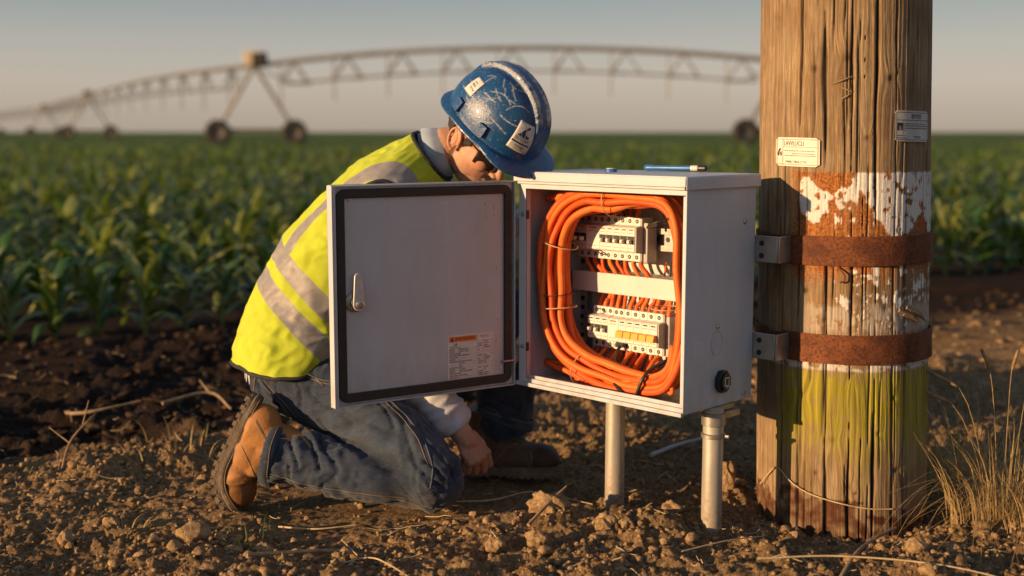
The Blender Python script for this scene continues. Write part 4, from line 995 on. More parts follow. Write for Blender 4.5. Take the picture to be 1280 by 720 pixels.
# door local: x along, y: inner normal side is -y?  inner normal (world) = (.541,-.841) = x-axis rotated by +90 deg
mb = MB(); mb.box((.012, -.022, DB), (DL, -.019, DT)); mb.box((.012, -.019, DB), (.0155, .004, DT)); mb.box((DL - .0035, -.019, DB), (DL, .006, DT)); mb.box((.0155, -.019, DB), (DL - .0035, .004, DB + .0035)); mb.box((.0155, -.019, DT - .0035), (DL - .0035, .004, DT))
mb.box((DL - .012, .001, DB + .0035), (DL - .0035, .004, DT - .0035)); mb.build('door_pan', MAT_CAB, door, bevel=.001)
MB().box((.016, -.0188, DB + .004), (DL - .013, -.004, DT - .004)).build('inner_panel', MAT_DOORIN, door, bevel=.0008)
def frame_tube(x0, x1, z0, z1, rr, half, ya, yb):
    """rounded rectangular ring"""
    pts = []
    for (cx_, cz_, a0) in ((x1 - rr, z1 - rr, 0), (x0 + rr, z1 - rr, 90), (x0 + rr, z0 + rr, 180), (x1 - rr, z0 + rr, 270)):
        for k in range(7): a = R(a0 + 15 * k); pts.append((cx_, cz_, math.cos(a), math.sin(a), rr))
    out = []
    for (cx_, cz_, c_, s_, r_0) in pts:
        for (dr, y) in ((half, ya), (half, yb - .002), (half - .002, yb), (-half + .002, yb), (-half, yb - .002), (-half, ya)): out.append((cx_ + (r_0 + dr) * c_, y, cz_ + (r_0 + dr) * s_))
    mb = MB(); n = len(pts); out = out + out[:6]; mb.grid(out, n + 1, 6); return mb
frame_tube(.0335, DL - .0255, DB + .0215, DT - .0215, .013, .0115, -.0039, .0035).build('gasket', MAT_BLACK, door, angle=40)
MAT_LEVER = pmat('handle_alloy', (.50, .48, .45), (.58, .56, .53), 40, .4, .3)
def door_screw(x, z, r=.0042):
    Mx = Matrix.Translation((x, -.0039, z)) @ Matrix.Rotation(R(-90), 4, 'X'); MB().lathe([(0, 0), (r, 0), (r * .9, .0016), (r * .4, .0026), (0, .0027)], 16, Mx).build('screw', MAT_LEVER, door)
for (x, z) in ((.497, .836), (.30, .845), (.29, .345), (.065, .64), (.062, .50), (.066, .44), (.10, .81), (.098, .79), (.096, .775), (.073, .80), (.072, .783), (.056, .365)): door_screw(x, z, .0062 if x > .49 else .0045)
# swing handle
hd = MB(); Mx = Matrix.Translation((.488, -.0039, .578)) @ Matrix.Rotation(R(-90), 4, 'X')
hd.lathe([(0, 0), (.026, 0), (.026, .004), (.022, .006), (.015, .007), (.014, .014)], 28, Mx); base_ = hd.build('handle_base', MAT_BLKPL if False else MAT_ZINC, door, bevel=.0006)
lev = MB(); pr = []
for a in np.linspace(PI, 2 * PI, 10): pr.append((.482 + .0165 * math.cos(a), .572 + .0165 * math.sin(a)))
for a in np.linspace(0, PI, 8): pr.append((.4845 + .0098 * math.cos(a), .642 + .0098 * math.sin(a)))
lev.prism(pr, 'y', .009, .0145); lever = lev.build('handle', MAT_LEVER, door, bevel=.0015, angle=30)
Mx = Matrix.Translation((.482, .0145, .573)) @ Matrix.Rotation(R(-90), 4, 'X'); MB().lathe([(0, 0), (.0115, 0), (.0105, .006), (.006, .0085), (.005, .006), (0, .006)], 20, Mx).build('knob', MAT_STEEL, lever)
mb = MB(); mb.cyl((.012, .004, .382), (.052, .004, .382), .0028, 8); mb.cyl((.052, .004, .382), (.052, -.004, .379), .0028, 8); mb.build('stay_rod', MAT_STEEL, door)
# printed specification sheet (lots of ruled rows)
MAT_SHEET = pmat('paper_label', (.60, .58, .57), (.66, .64, .63), 60, .5); MAT_ORNG = pmat('orange_print', (.62, .16, .02), None, 60, .5)
sx0, sx1, sz0, sz1 = .078, .220, .348, .466
sheet = MB().box((sx0, -.0039, sz0), (sx1, -.0031, sz1)).build('sticker', MAT_SHEET, door)
def dk(u, v, u1, v1, mb, y=-.0030):     # u from the left edge as seen, v from the top
    mb.add([(sx1 - u, y, sz1 - v), (sx1 - u1, y, sz1 - v), (sx1 - u1, y, sz1 - v1), (sx1 - u, y, sz1 - v1)], [(0, 1, 2, 3)])
org = MB(); dk(.004, .004, .088, .018, org, -.00305); org.build('warning_strip', MAT_ORNG, sheet, smooth=False)
ink = MB(); rr_ = random.Random(11)
def dtext(s_, u, v, sz, b=.8):
    vs, fs = text_geo(s_, sz); ink.add([(sx1 - u - p[0] * b, -.0029, sz1 - v + p[1]) for p in vs], fs)
ink.add([(sx1 - .008, -.0029, sz1 - .016), (sx1 - .018, -.0029, sz1 - .016), (sx1 - .013, -.0029, sz1 - .006)], [(0, 1, 2)])
dtext('AVIRTISSOMEN', .052, .011, .0105, .82); dtext("F'YD'T6'T", .114, .010, .010, .75); dtext('MFCVIL B', .022, .033, .009, .85)
for k in range(3): dk(.017 + k * .004, .022 + (2 - k) * .0015, .020 + k * .004, .0275, ink)
dk(.0905, .004, .0912, .018, ink)
for k in range(18):
    v = .020 + k * .0054
    if k in (0,) or k > 2: dk(.004, v, .138, v + .0004, ink)
    segs = ((.005, .02 + .02 * rr_.random()), (.034, .036 + .045 * rr_.random() ** 2), (.094, .096 + .014 * rr_.random()), (.112, .114 + .02 * rr_.random()))
    for (a, b_) in segs:
        if rr_.random() < .25 or (k < 3 and a < .08): continue
        u = a
        while u < b_: l_ = rr_.uniform(.0015, .005); dk(u, v + .0016, min(u + l_, b_), v + .0038, ink); u += l_ + .0009
for u in (.0905, .1085): dk(u, .020, u + .0005, .114, ink)
dk(.1378, .020, .1384, .114, ink); dk(.004, .114, .138, .1144, ink); ink.build('printing', MAT_INK, sheet, smooth=False)
# ---- posts, clamps and the brackets to the pole
MAT_POST, t = newmat('galvanised_post'); c = t.obj((3, 3, .8)); n = t.noise(9, 6, c, .6); n2 = t.noise(60, 5, t.obj(), .65); z_ = t.n('SeparateXYZ', i={0: t.obj()}).outputs[2]
col = t.mix(t.ramp(n, .3, .7), (.36, .33, .28), (.50, .46, .40)); mud = t.math('MULTIPLY', t.ramp(z_, .16, .0), t.ramp(n2, .35, .6)); col = t.mix(t.math('MULTIPLY', t.ramp(n2, .6, .75), .4), col, (.22, .17, .12)); col = t.mix(mud, col, (.24, .145, .075))
t.out(col, t.math('ADD', t.math('MULTIPLY', mud, .4), .45), t.math('SUBTRACT', .45, t.math('MULTIPLY', mud, .45)), t.bump(n2, 1, .0006), .5)
def loc(x, y):   # local point of a ground position
    d = V(x - CX, y - CY); return d[0] * .7104 - d[1] * .7038, d[0] * .7038 + d[1] * .7104
def post(x, y, label):
    lx, ly = loc(x, y); mb = MB(); mb.lathe([(.0258, -.2), (.0262, .0), (.0258, .15), (.0258, Z0 - .001)], 32, Matrix.Translation((lx, ly, 0))); o = mb.build('support_post', MAT_POST, cab); return lx, ly, o
post(.276, 3.135, ''); lx, ly, po = post(.507, 2.953, '')
mb = MB(); mb.lathe([(.0265, .236), (.0305, .238), (.0305, .247), (.0265, .249)], 32, Matrix.Translation((lx, ly, 0)), False); mb.lathe([(.0262, .268), (.030, .27), (.030, .300), (.0262, .302)], 32, Matrix.Translation((lx, ly, 0)), False)
mb.cyl((lx + .028, ly + .008, .2425), (lx + .040, ly + .011, .2425), .005, 8); mb.build('pipe_clamp', MAT_ZINC, po)
mb = MB(); mb.box((lx - .03, ly - .005, Z0 - .016), (lx + .012, ly + .075, Z0 - .0005)); mb.box((lx + .004, ly + .012, Z0 - .034), (lx + .022, ly + .085, Z0 - .016)); mb.build('post_bracket', MAT_ZINC, cab, bevel=.002)
for zc in (.705, .455):
    mb = MB(); mb.box((-.02, D_ + .0005, zc - .034), (.066, D_ + .005, zc + .034)); br = mb.build('wall_bracket', MAT_ZINC, cab, bevel=.002)
    mb.mats
    for dz in (-.017, .015):
        for xx in (.020,): MB().cyl((xx, D_ + .0003, zc + dz), (xx, D_ - .0012, zc + dz), .007, 14).build('bolt_hole', MAT_BLKPL, br)
    mb = MB(); mb.box((.0665, D_ + .001, zc - .034), (.072, D_ + .09, zc + .034)); mb.build('arm_plate', MAT_ZINC, br, bevel=.0015)
# ---- things left on the lid
def lp(x, y, z): return Vector((CX + x * .7104 + y * .7038, CY - x * .7038 + y * .7104, z))
MAT_BLUE = pmat('blue_plastic', (.02, .11, .33), (.03, .14, .38), 40, .35)
sdv = empty('screwdriver', lp(-.292, .225, .8965), 0); tag(sdv, 'small blue handled screwdriver lying on the cabinet lid', 'screwdriver')
a = lp(-.300, .215, .906) - sdv.location; b_ = lp(-.05, .262, .9075) - sdv.location
d = unit(np.array(b_ - a)); L_ = float((b_ - a).length); q = Vector(d).to_track_quat('Z', 'Y').to_matrix().to_4x4(); Mx = Matrix.Translation(a) @ q
L_ = .195
MB().lathe([(0, 0), (.006, .001), (.0088, .006), (.0088, .016), (.0066, .03), (.0062, .09), (.0066, .13), (.006, .135), (0, .135)], 16, Mx).build('handle', MAT_BLUE, sdv)
MB().lathe([(.0, .1352), (.0072, .136), (.0075, .152), (.0068, .156), (0, .156)], 16, Mx).build('collar', MAT_WHTW, sdv)
MB().lathe([(.0, .1562), (.008, .157), (.0088, .166), (.008, .178), (.0045, .181), (0, .181)], 12, Mx).build('bit_holder', MAT_BLKPL, sdv)
cp = empty('bottle_cap', lp(-.345, .13, .896)); tag(cp, 'little blue cap sitting on the cabinet lid', 'cap')
MB().lathe([(0, 0), (.0165, 0), (.0165, .006), (.015, .008), (0, .008)], 28).build('rim', MAT_BLUE, cp, bevel=.0005)
MB().lathe([(0, .0081), (.012, .0081), (.011, .0095), (0, .0095)], 24).build('disc', MAT_TOGW, cp)
# ------------------------------------------------------------------ kneeling worker
B0 = V(-.45, 3.25, 0)                                            # foot of the figure
# --- head frame: f forward, r to his right, u up the skull
hf = unit([.62, -.42, -.66]); hu = unit(V(.48, -.45, .75) - hf * np.dot(hf, [.48, -.45, .75])); hr = np.cross(hf, hu)
HC = V(-.092, 3.323, .984)
def hp(f, r, u): return HC + hf * f + hr * r + hu * u
HA = np.array([hf, hr, hu])
# --- torso frame
SP = np.array([(-.622, 3.335, .308), (-.602, 3.34, .385), (-.572, 3.35, .485), (-.505, 3.36, .605), (-.422, 3.365, .730), (-.352, 3.365, .825), (-.282, 3.36, .888), (-.212, 3.35, .942)])
RB = [.145, .155, .158, .152, .134, .112, .085, .066]; RL = [.228, .222, .204, .200, .212, .212, .165, .072]
lat = unit([.20, -.97, .10])
def spline(vals, t):
    P = np.array(vals, float); P = P[:, None] if P.ndim == 1 else P
    n = len(P); x = np.clip(t, 0, 1) * (n - 1); i = min(int(x), n - 2); f = x - i
    Q = np.vstack([2*P[0]-P[1], P, 2*P[-1]-P[-2]]); a, b, c, d = Q[i], Q[i+1], Q[i+2], Q[i+3]
    return .5 * (2*b + (c-a)*f + (2*a-5*b+4*c-d)*f*f + (3*b-a-3*c+d)*f**3)
def torso_pt(t, phi, off=0.0, sq=.88):
    c = spline(SP, t); d = unit(spline(SP, min(1, t + .01)) - spline(SP, max(0, t - .01)))
    r = unit(lat - d * np.dot(lat, d)); bk = np.cross(d, r)         # back direction
    if bk[0] > 0: bk = -bk
    rb = spline(RB, t)[0] + off; rl = spline(RL, t)[0] + off
    cs, sn = math.cos(phi), math.sin(phi)
    p = sq
    return c + bk * rb * math.copysign(abs(cs) ** p, cs) + r * rl * math.copysign(abs(sn) ** p, sn), r, bk, d
J = dict(hipR=V(-.570, 3.24, .325), kneeR=V(-.203, 3.05, .086), ankR=V(-.685, 3.09, .168), hipL=V(-.60, 3.47, .32), kneeL=V(.065, 3.47, .47), ankL=V(-.035, 3.43, .10),
         shR=V(-.375, 3.185, .79), elbR=V(-.352, 3.27, .44), wriR=V(-.138, 3.165, .195), shL=V(-.31, 3.55, .83), elbL=V(-.02, 3.60, .66), wriL=V(.10, 3.46, .80))
def limb(mb, pts, r, n=20): mb.tube(catmull(pts, 6) if len(pts) > 2 else np.linspace(pts[0], pts[1], 8), np.interp(np.linspace(0, 1, (len(pts)-1)*6+1 if len(pts) > 2 else 8), np.linspace(0, 1, len(r)), r), n, True, True)
# --- skin: one continuous body
mb = MB()
mb.ell(hp(-.008, 0, .035), (.098, .076, .092), HA); mb.ell(hp(.030, 0, -.030), (.072, .067, .090), HA); mb.ell(hp(.038, 0, -.084), (.060, .054, .048), HA)
mb.ell(hp(.058, 0, -.03), (.042, .056, .070), HA)
for s_ in (-1, 1):
    mb.ell(hp(.052, .036 * s_, -.022), (.042, .030, .036), HA); mb.ell(hp(.012, .045 * s_, -.062), (.055, .022, .038), HA)
    mb.ell(hp(.082, .030 * s_, .022), (.018, .026, .011), HA)                                   # brow
    er = hp(-.012, .076 * s_, -.012)
    ring = []
    for a in np.linspace(.1, 4.6, 26):
        ring.append(hp(-.014 + .018 * math.cos(a) - .006 * math.sin(a), (.080 + .008 * sstep(.6, -.8, math.cos(a))) * s_, -.006 + .030 * math.sin(a)))
    mb.tube(ring, .0042, 8, True, True); mb.ell(hp(-.014, .078 * s_, -.008), (.016, .006, .028), HA); mb.ell(hp(-.010, .080 * s_, -.037), (.0075, .0055, .008), HA); mb.ell(hp(.003, .078 * s_, -.012), (.004, .005, .008), HA)
    ring = [hp(-.018 + .009 * math.cos(a), .083 * s_, -.008 + .018 * math.sin(a)) for a in np.linspace(-1.6, 2.0, 12)]; mb.tube(ring, .003, 6, True, True)
    mb.ell(hp(.108, .012 * s_, -.040), (.012, .009, .008), HA)                                  # nostril wing
mb.tube([hp(.088, 0, .018), hp(.100, 0, .0), hp(.113, 0, -.020), hp(.119, 0, -.034)], [.009, .0095, .011, .0125], 12, True, True)
mb.ell(hp(.090, 0, -.066), (.014, .024, .0065), HA); mb.ell(hp(.088, 0, -.078), (.013, .021, .007), HA); mb.ell(hp(.074, 0, -.108), (.028, .026, .024), HA)
nk = spline(SP, .97); limb(mb, [nk - V(.04, 0, .06), nk + V(.03, -.006, .02), hp(-.025, 0, -.055), hp(-.02, 0, .0)], [.066, .058, .058, .06])
limb(mb, [SP[1], SP[2], SP[4], SP[6]], [.08, .10, .10, .06]); limb(mb, [J['shR'], SP[5], J['shL']], [.05, .07, .05])
limb(mb, [J['shR'], J['elbR']], [.05, .042]); limb(mb, [J['elbR'], J['elbR'] * .5 + J['wriR'] * .5 + V(0, 0, .0), J['wriR']], [.042, .041, .030])
limb(mb, [J['shL'], J['elbL']], [.05, .042]); limb(mb, [J['elbL'], J['wriL']], [.042, .028])
for s_ in 'RL':
    limb(mb, [J['hip' + s_], J['knee' + s_]], [.075, .05]); limb(mb, [J['knee' + s_], J['ank' + s_]], [.05, .035])
def hand(mb, wrist, d, n, side, curl, L_=1.0):
    """d: wrist to knuckles, n: out of the back of the hand, side: towards the little finger"""
    d = unit(d); n = unit(n - d * np.dot(n, d)); l = np.cross(d, n) * (1 if np.dot(np.cross(d, n), side) > 0 else -1)
    A = np.array([d, l, n])
    mb.ell(wrist + d * .048, (.052, .037, .0165), A); mb.ell(wrist + d * .076 + l * .004, (.022, .040, .0155), A); mb.ell(wrist + d * .030 - l * .022 - n * .008, (.032, .017, .016), A)
    limb(mb, [wrist - d * .03, wrist + d * .03], [.031, .029])
    for k, (o_, len_, rr) in enumerate(((-.031, (.044, .027, .021), .0098), (-.0102, (.048, .031, .022), .0100), (.0112, (.045, .029, .021), .0096), (.0315, (.036, .022, .019), .0084))):
        base = wrist + d * (.088 - .004 * abs(k - 1.2)) + l * o_ + n * .002
        a1, a2, a3 = curl[k]; pts = [base - d * .03 , base]; rad = [rr * .95, rr * 1.08]; p = base; ang = 0
        for a, le, sh in ((a1, len_[0], .98), (a2, len_[1], .90), (a3, len_[2], .80)):
            ang += a; v = d * math.cos(ang) - n * math.sin(ang) + l * .04 * (k - 1.5)
            p = p + unit(v) * le; pts.append(p); rad.append(rr * sh)
        q = []; qr = []
        for i in range(len(pts) - 1):
            for tt in (0, .25, .5, .75): q.append(pts[i] * (1 - tt) + pts[i+1] * tt); qr.append((rad[i] * (1 - tt) + rad[i+1] * tt) * (1 + .07 * math.cos(2 * PI * tt)))
        q.append(pts[-1]); qr.append(rad[-1] * .9); mb.tube(q, qr, 12, True, True); mb.ell(base + n * .003, (.0115, .0105, .0105), A)
    tb = wrist + d * .022 - l * .030 - n * .010; t1 = tb + unit(d * .8 - l * .45 - n * .45) * .042; t2 = t1 + unit(d * .95 + l * .05 - n * .5) * .030; t3 = t2 + unit(d * .8 + l * .35 - n * .6) * .022
    mb.tube([tb, (tb + t1) / 2, t1, (t1 + t2) / 2, t2, t3], [.014, .0125, .0118, .0108, .0112, .0085], 12, True, True)
HDd, HDn = V(.059, -.022, -.083), V(.50, -.80, .33)
hand(mb, J['wriR'], HDd, HDn, V(-.745, -.42, -.478), [(.75, .95, .5), (.85, 1.0, .5), (.95, 1.0, .5), (1.05, 1.0, .5)])
hand(mb, J['wriL'], V(.06, -.10, .02), V(-.2, .1, 1), V(0, 1, 0), [(.3, .5, .3)] * 4)
me = remesh(mb, .0026, 5, .5)
co = coords(me); wr_d = np.linalg.norm(co - J['wriR'], axis=1)
# knuckle hollows and skin tone map
hd = (co - HC) @ HA.T
red = np.exp(-((hd[:, 0] - .06) ** 2 + (np.abs(hd[:, 1]) - .045) ** 2 + (hd[:, 2] + .03) ** 2) / .03 ** 2) + np.exp(-((hd[:, 0] + .01) ** 2 + (np.abs(hd[:, 1]) - .085) ** 2 + (hd[:, 2] + .01) ** 2) / .02 ** 2) + .8 * np.exp(-((hd[:, 0] - .115) ** 2 + hd[:, 1] ** 2 + (hd[:, 2] + .035) ** 2) / .02 ** 2)
beard = sstep(.012, -.03, hd[:, 2]) * sstep(-.02, .02, hd[:, 0]) * sstep(.14, .1, np.abs(hd[:, 1])) * (np.linalg.norm(co - HC, axis=1) < .17) * sstep(-.03, -.06, hd[:, 2])
handm = sstep(.17, .05, np.linalg.norm(co - (J['wriR'] + unit(HDd) * .09), axis=1))
setco(me, co - B0); fattr(me, 'red', np.clip(red, 0, 1)); fattr(me, 'beard', beard); fattr(me, 'hand', handm)
m, t = newmat('skin'); c = t.obj(); n = t.noise(60, 5, c); n2 = t.noise(420, 3, c); n3 = t.noise(160, 5, c, .65)
col = t.mix(t.ramp(n, .3, .7), (.46, .235, .145), (.53, .29, .185)); col = t.mix(t.math('MULTIPLY', t.attr('red'), .55), col, (.48, .16, .095))
col = t.mix(t.math('MULTIPLY', t.attr('hand'), .75), col, t.mix(t.ramp(n3, .3, .7), (.30, .125, .075), (.42, .19, .12))); col = t.mix(t.math('MULTIPLY', t.attr('beard'), .35), col, (.16, .10, .075))
b_ = t.out(col, .5, 0, t.bump(t.math('ADD', t.math('MULTIPLY', n2, .0005), t.math('MULTIPLY', n3, .0012)), 1, 1), .4); b_.inputs['Subsurface Weight'].default_value = .12; b_.inputs['Subsurface Radius'].default_value = (.008, .003, .0015); b_.inputs['Subsurface Scale'].default_value = 1
me.materials.append(m); person = link('person', me, angle=180); person.location = B0
tag(person, 'kneeling worker in yellow high visibility vest, jeans and blue hard hat behind the cabinet door', 'person')
OB = tuple(B0)
def cloth(name, me, mat_, parent=person, **kw):
    me.materials.append(mat_); return link(name, me, parent, angle=180, **kw)
# --- hair
mb = MB(); nu, nv = 60, 30; pts = []
for i in range(nv):
    th = R(20) + R(100) * i / (nv - 1)
    for j in range(nu):
        ph = 2 * PI * j / nu; d = V(math.cos(ph) * math.sin(th), math.sin(ph) * math.sin(th), math.cos(th))
        o_ = .004 + .0025 * float(pnoise(ph * 14, th * 9, 3)) ; pts.append(hp(-.010 + d[0] * (.098 + o_), d[1] * (.0765 + o_), .034 + d[2] * (.094 + o_)))
mb.grid(pts, nv, nu, wrap=True); keep = []
P_ = (np.array(mb.v) - HC) @ HA.T
def hairy(q):
    f, r, u = q
    if f > .055: return u > .055
    if abs(r) > .05 and f > .004 and f < .034: return u > -.022 + abs(f - .016) * 1.6     # sideburn
    if f > .03: return u > .035
    if abs(r) > .06 and f > -.035: return u > .022
    return u > -.062
mb.f = [f for f in mb.f if all(hairy(P_[i]) for i in f)]; mb.m = [0] * len(mb.f)
MAT_HAIR = pmat('dark_brown_hair', (.012, .008, .006), (.045, .028, .018), 160, .6, bump=.003, bscale=260)
mb.build('hair', MAT_HAIR, person, origin=OB, angle=180)
# --- hard hat
UC = hp(.024, .002, .084); hx = R(0)
qf, qu, qr = hf, hu, hr
def hat_pt(th, ph, off=0.0, rel=True):
    """th from the crown (0) to the rim (90 deg), ph=0 to the front"""
    s_, c_ = math.sin(th), math.cos(th); a = .145; b = .123; h = .147
    pw = .90; x = a * math.copysign(abs(math.cos(ph)) ** pw, math.cos(ph)) * s_ ** .92; y = b * math.copysign(abs(math.sin(ph)) ** pw, math.sin(ph)) * s_ ** .92; z = h * c_ ** .95 if c_ > 0 else h * c_
    fade = float(sstep(R(84), R(55), th))
    rg = float(sstep(.031, .026, abs(y)) * sstep(-.135, -.10, x)) * fade * .0085 - float(sstep(.012, .006, abs(abs(y) - .040))) * fade * .0040 + float(sstep(.006, .003, abs(abs(y) - .0225))) * fade * .0018
    n_ = unit(V(x / a ** 2, y / b ** 2, z / h ** 2)); p = V(x, y, z) + n_ * (off + (rg if rel else 0))
    return UC + qf * p[0] + qr * p[1] + qu * p[2]
mb = MB(); NU, NV = 240, 90; pts = []
for i in range(NV):
    th = R(90) * (i / (NV - 1)) ** .85 + 1e-4
    for j in range(NU): pts.append(hat_pt(th, 2 * PI * j / NU))
def rim(k, ph):
    """k 0..1 outwards over the brim"""
    c_ = math.cos(ph); vis = float(sstep(.30, .80, c_)); back = float(sstep(-.2, -.9, c_))
    wd = .013 + .040 * vis ** 1.1 + .006 * back; p = hat_pt(R(90), ph, 0); out = unit((p - UC) - qu * np.dot(p - UC, qu))
    dz = -.004 * k - .004 * vis * k ** 1.4 - .006 * k * k - .012 * k * back + .016 * (1 - vis) * 0
    return p + out * wd * k + qu * (dz - .010 + .010 * (k < .01))
for k in (.04, .2, .4, .6, .8, .95, 1.0):
    for j in range(NU): pts.append(rim(k, 2 * PI * j / NU))
for j in range(NU): pts.append(rim(1.0, 2 * PI * j / NU) - qu * .005)
for k in (.95, .5, .05):
    for j in range(NU): pts.append(rim(k, 2 * PI * j / NU) - qu * .0045)
for i in range(12):
    th = R(88) * (1 - i / 11.5)
    for j in range(NU): pts.append(hat_pt(th, 2 * PI * j / NU, -.005, False))
mb.grid(pts, NV + 7 + 1 + 3 + 12, NU, wrap=True)
m, t = newmat('scuffed_blue_plastic'); c = t.obj()
crown = t.attr('crown'); n1 = t.noise(9, 6, c, .6); n2 = t.noise(60, 5, c, .65); n3 = t.noise(240, 3, c, .6); n4 = t.noise(110, 4, c, .6)
col = t.mix(t.ramp(n1, .3, .7), (.005, .040, .125), (.009, .068, .20)); col = t.mix(t.math('MULTIPLY', t.ramp(n2, .5, .75), .25), col, (.03, .12, .25))
sc = None
for k, (rot, sc_, th_) in enumerate((((.4, .9, .2), (14, 260, 60), .69), ((1.2, .3, 1.9), (10, 200, 90), .70), ((2.2, 1.4, .8), (22, 300, 40), .71))):
    s1 = t.ramp(t.noise(1.0, 2, t.obj(sc_, rot), .5, .5), th_, th_ + .02); s1 = t.math('MULTIPLY', s1, t.ramp(t.noise(11 + k, 3, c), .5, .6)); sc = s1 if sc is None else t.math('MAXIMUM', sc, s1)
spk = t.math('MULTIPLY', t.ramp(n3, .64, .68), t.ramp(n1, .35, .6)); spk2 = t.math('MULTIPLY', t.ramp(n4, .66, .70), t.ramp(n2, .4, .55))
dust = t.math('MAXIMUM', sc, t.math('MAXIMUM', spk, t.math('MULTIPLY', spk2, .8)))
worn = t.math('MULTIPLY', crown, t.ramp(t.noise(50, 5, c, .7), .40, .58)); dust = t.math('MAXIMUM', t.math('MULTIPLY', dust, .75), worn)
scr = t.attr('scratch'); dust = t.math('MAXIMUM', dust, t.math('MULTIPLY', scr, t.ramp(n3, .3, .55)))
col = t.mix(dust, col, (.46, .44, .40)); ro = t.math('ADD', t.math('MULTIPLY', dust, .4), t.math('ADD', t.math('MULTIPLY', n2, .2), .22))
t.out(col, ro, 0, t.bump(t.math('ADD', n3, t.math('MULTIPLY', n2, 2.0)), 1, .0005), .5, coat=.15); MAT_HAT = m
hat = mb.build('hard_hat', MAT_HAT, person, origin=OB, angle=50)
hc = (coords(hat.data) + B0 - UC) @ np.array([qf, qr, qu]).T
cr_ = sstep(.034, .022, np.abs(hc[:, 1])) * sstep(.085, .105, hc[:, 2]) * sstep(.012, .020, np.abs(hc[:, 1]) + .006) 
fattr(hat.data, 'crown', np.clip(cr_, 0, 1))
# long gouges, placed by direction on the shell
dirs = hc / (np.linalg.norm(hc, axis=1)[:, None] + 1e-9); sct = np.zeros(len(hc)); r_ = np.random.RandomState(8)
for k in range(26):
    th, ph = R(20 + 55 * r_.rand()), R(40 + 90 * r_.rand()); d0 = V(math.sin(th) * math.cos(ph), math.sin(th) * math.sin(ph), math.cos(th)); ax = unit(r_.randn(3)); tn_ = unit(np.cross(d0, ax)); bn = np.cross(d0, tn_)
    L_ = .08 + .22 * r_.rand() ** 2; a = (dirs - d0) @ tn_; b = (dirs - d0) @ bn + .8 * a * a * r_.randn()
    sct = np.maximum(sct, (np.abs(a) < L_) * np.exp(-(b / .009) ** 2) * (.5 + .5 * r_.rand()) * ((dirs @ d0) > .5))
fattr(hat.data, 'scratch', np.clip(sct * 1.2, 0, 1))
# slot bosses along the side
for ph in (76, 112, -76, -112):
    mb = MB(); f8 = []
    for (dt, o_) in ((R(79), .0005), (R(79), .009), (R(91), .012), (R(91), .0005)):
        for dp in (-.085, .085): f8.append(hat_pt(dt, R(ph) + dp, o_, False))
    mb.add(f8, [(0, 1, 3, 2), (2, 3, 5, 4), (4, 5, 7, 6), (0, 2, 4, 6), (1, 7, 5, 3), (0, 6, 7, 1)]); mb.build('slot_boss', MAT_HAT, hat, bevel=.0015, origin=OB)
MAT_STK = pmat('scuffed_sticker', (.52, .48, .43), (.62, .58, .53), 60, .55); MAT_NAVY = pmat('navy_print', (.012, .025, .08), None, 60, .5)
def hat_sticker(th0, ph0, w_, h_, rot, lay):
    cr, sr = math.cos(rot), math.sin(rot)
    def f(u, v, o_=.0012):
        a, b = u * cr - v * sr, u * sr + v * cr
        return hat_pt(th0 - b / .135, ph0 - a / (.130 * math.sin(th0)), o_ + .0012, False)
    mb = MB(); pts = [f(-w_/2 + w_*i/9, -h_/2 + h_*j/9, .0005) for i in range(10) for j in range(10)]; mb.grid(pts, 10, 10); s_ = mb.build('sticker', MAT_STK, hat, origin=OB, angle=180, solid=.0006)
    ink = MB()
    K_ = w_ / .050 if w_ > .05 else 1.15
    def rect(u0, v0, u1, v1): ink.grid([f((u0 + (u1-u0)*i/5) * K_, v * K_, .0014) for i in range(6) for v in (v0, v1)], 6, 2)
    def text(q, u, v, sz, b=.85): vs, fs = text_geo(q, sz * K_); ink.add([f(u * K_ + p[0] * b, v * K_ + p[1], .0014) for p in vs], fs)
    def poly(ps): ink.add([f(p * K_, q * K_, .0014) for p, q in ps], [tuple(range(len(ps)))])
    lay(rect, text, poly); ink.build('printing', MAT_NAVY, s_, smooth=False, origin=OB)
def front_logo(rect, text, poly):
    poly([(-.0175, .0005), (-.0115, .0075), (-.0075, .0005)]); poly([(-.0105, .009), (-.0025, .0180), (.0015, .0005), (-.0060, .0005)]); poly([(-.0010, .0200), (.0070, .0240), (.0125, .0005), (.0035, .0005)])
    text('NSTECHNT', 0, -.0048, .0098, .80); rect(-.023, -.0135, .022, -.0105); text('Pip Rtmigro', .001, -.0185, .0062, .8); text('dei mn tno mr', .0, -.0245, .0045, .8)
def side_logo(rect, text, poly):
    rect(-.008, .008, .004, .0095); text('MILB', -.001, .001, .008, .8); text('RCA', .001, -.008, .007, .8); poly([(.006, -.012), (.010, -.010), (.009, -.006)])
hat_sticker(R(70), R(27), .064, .072, R(-8), front_logo)
hat_sticker(R(60), R(116), .034, .050, R(6), side_logo)
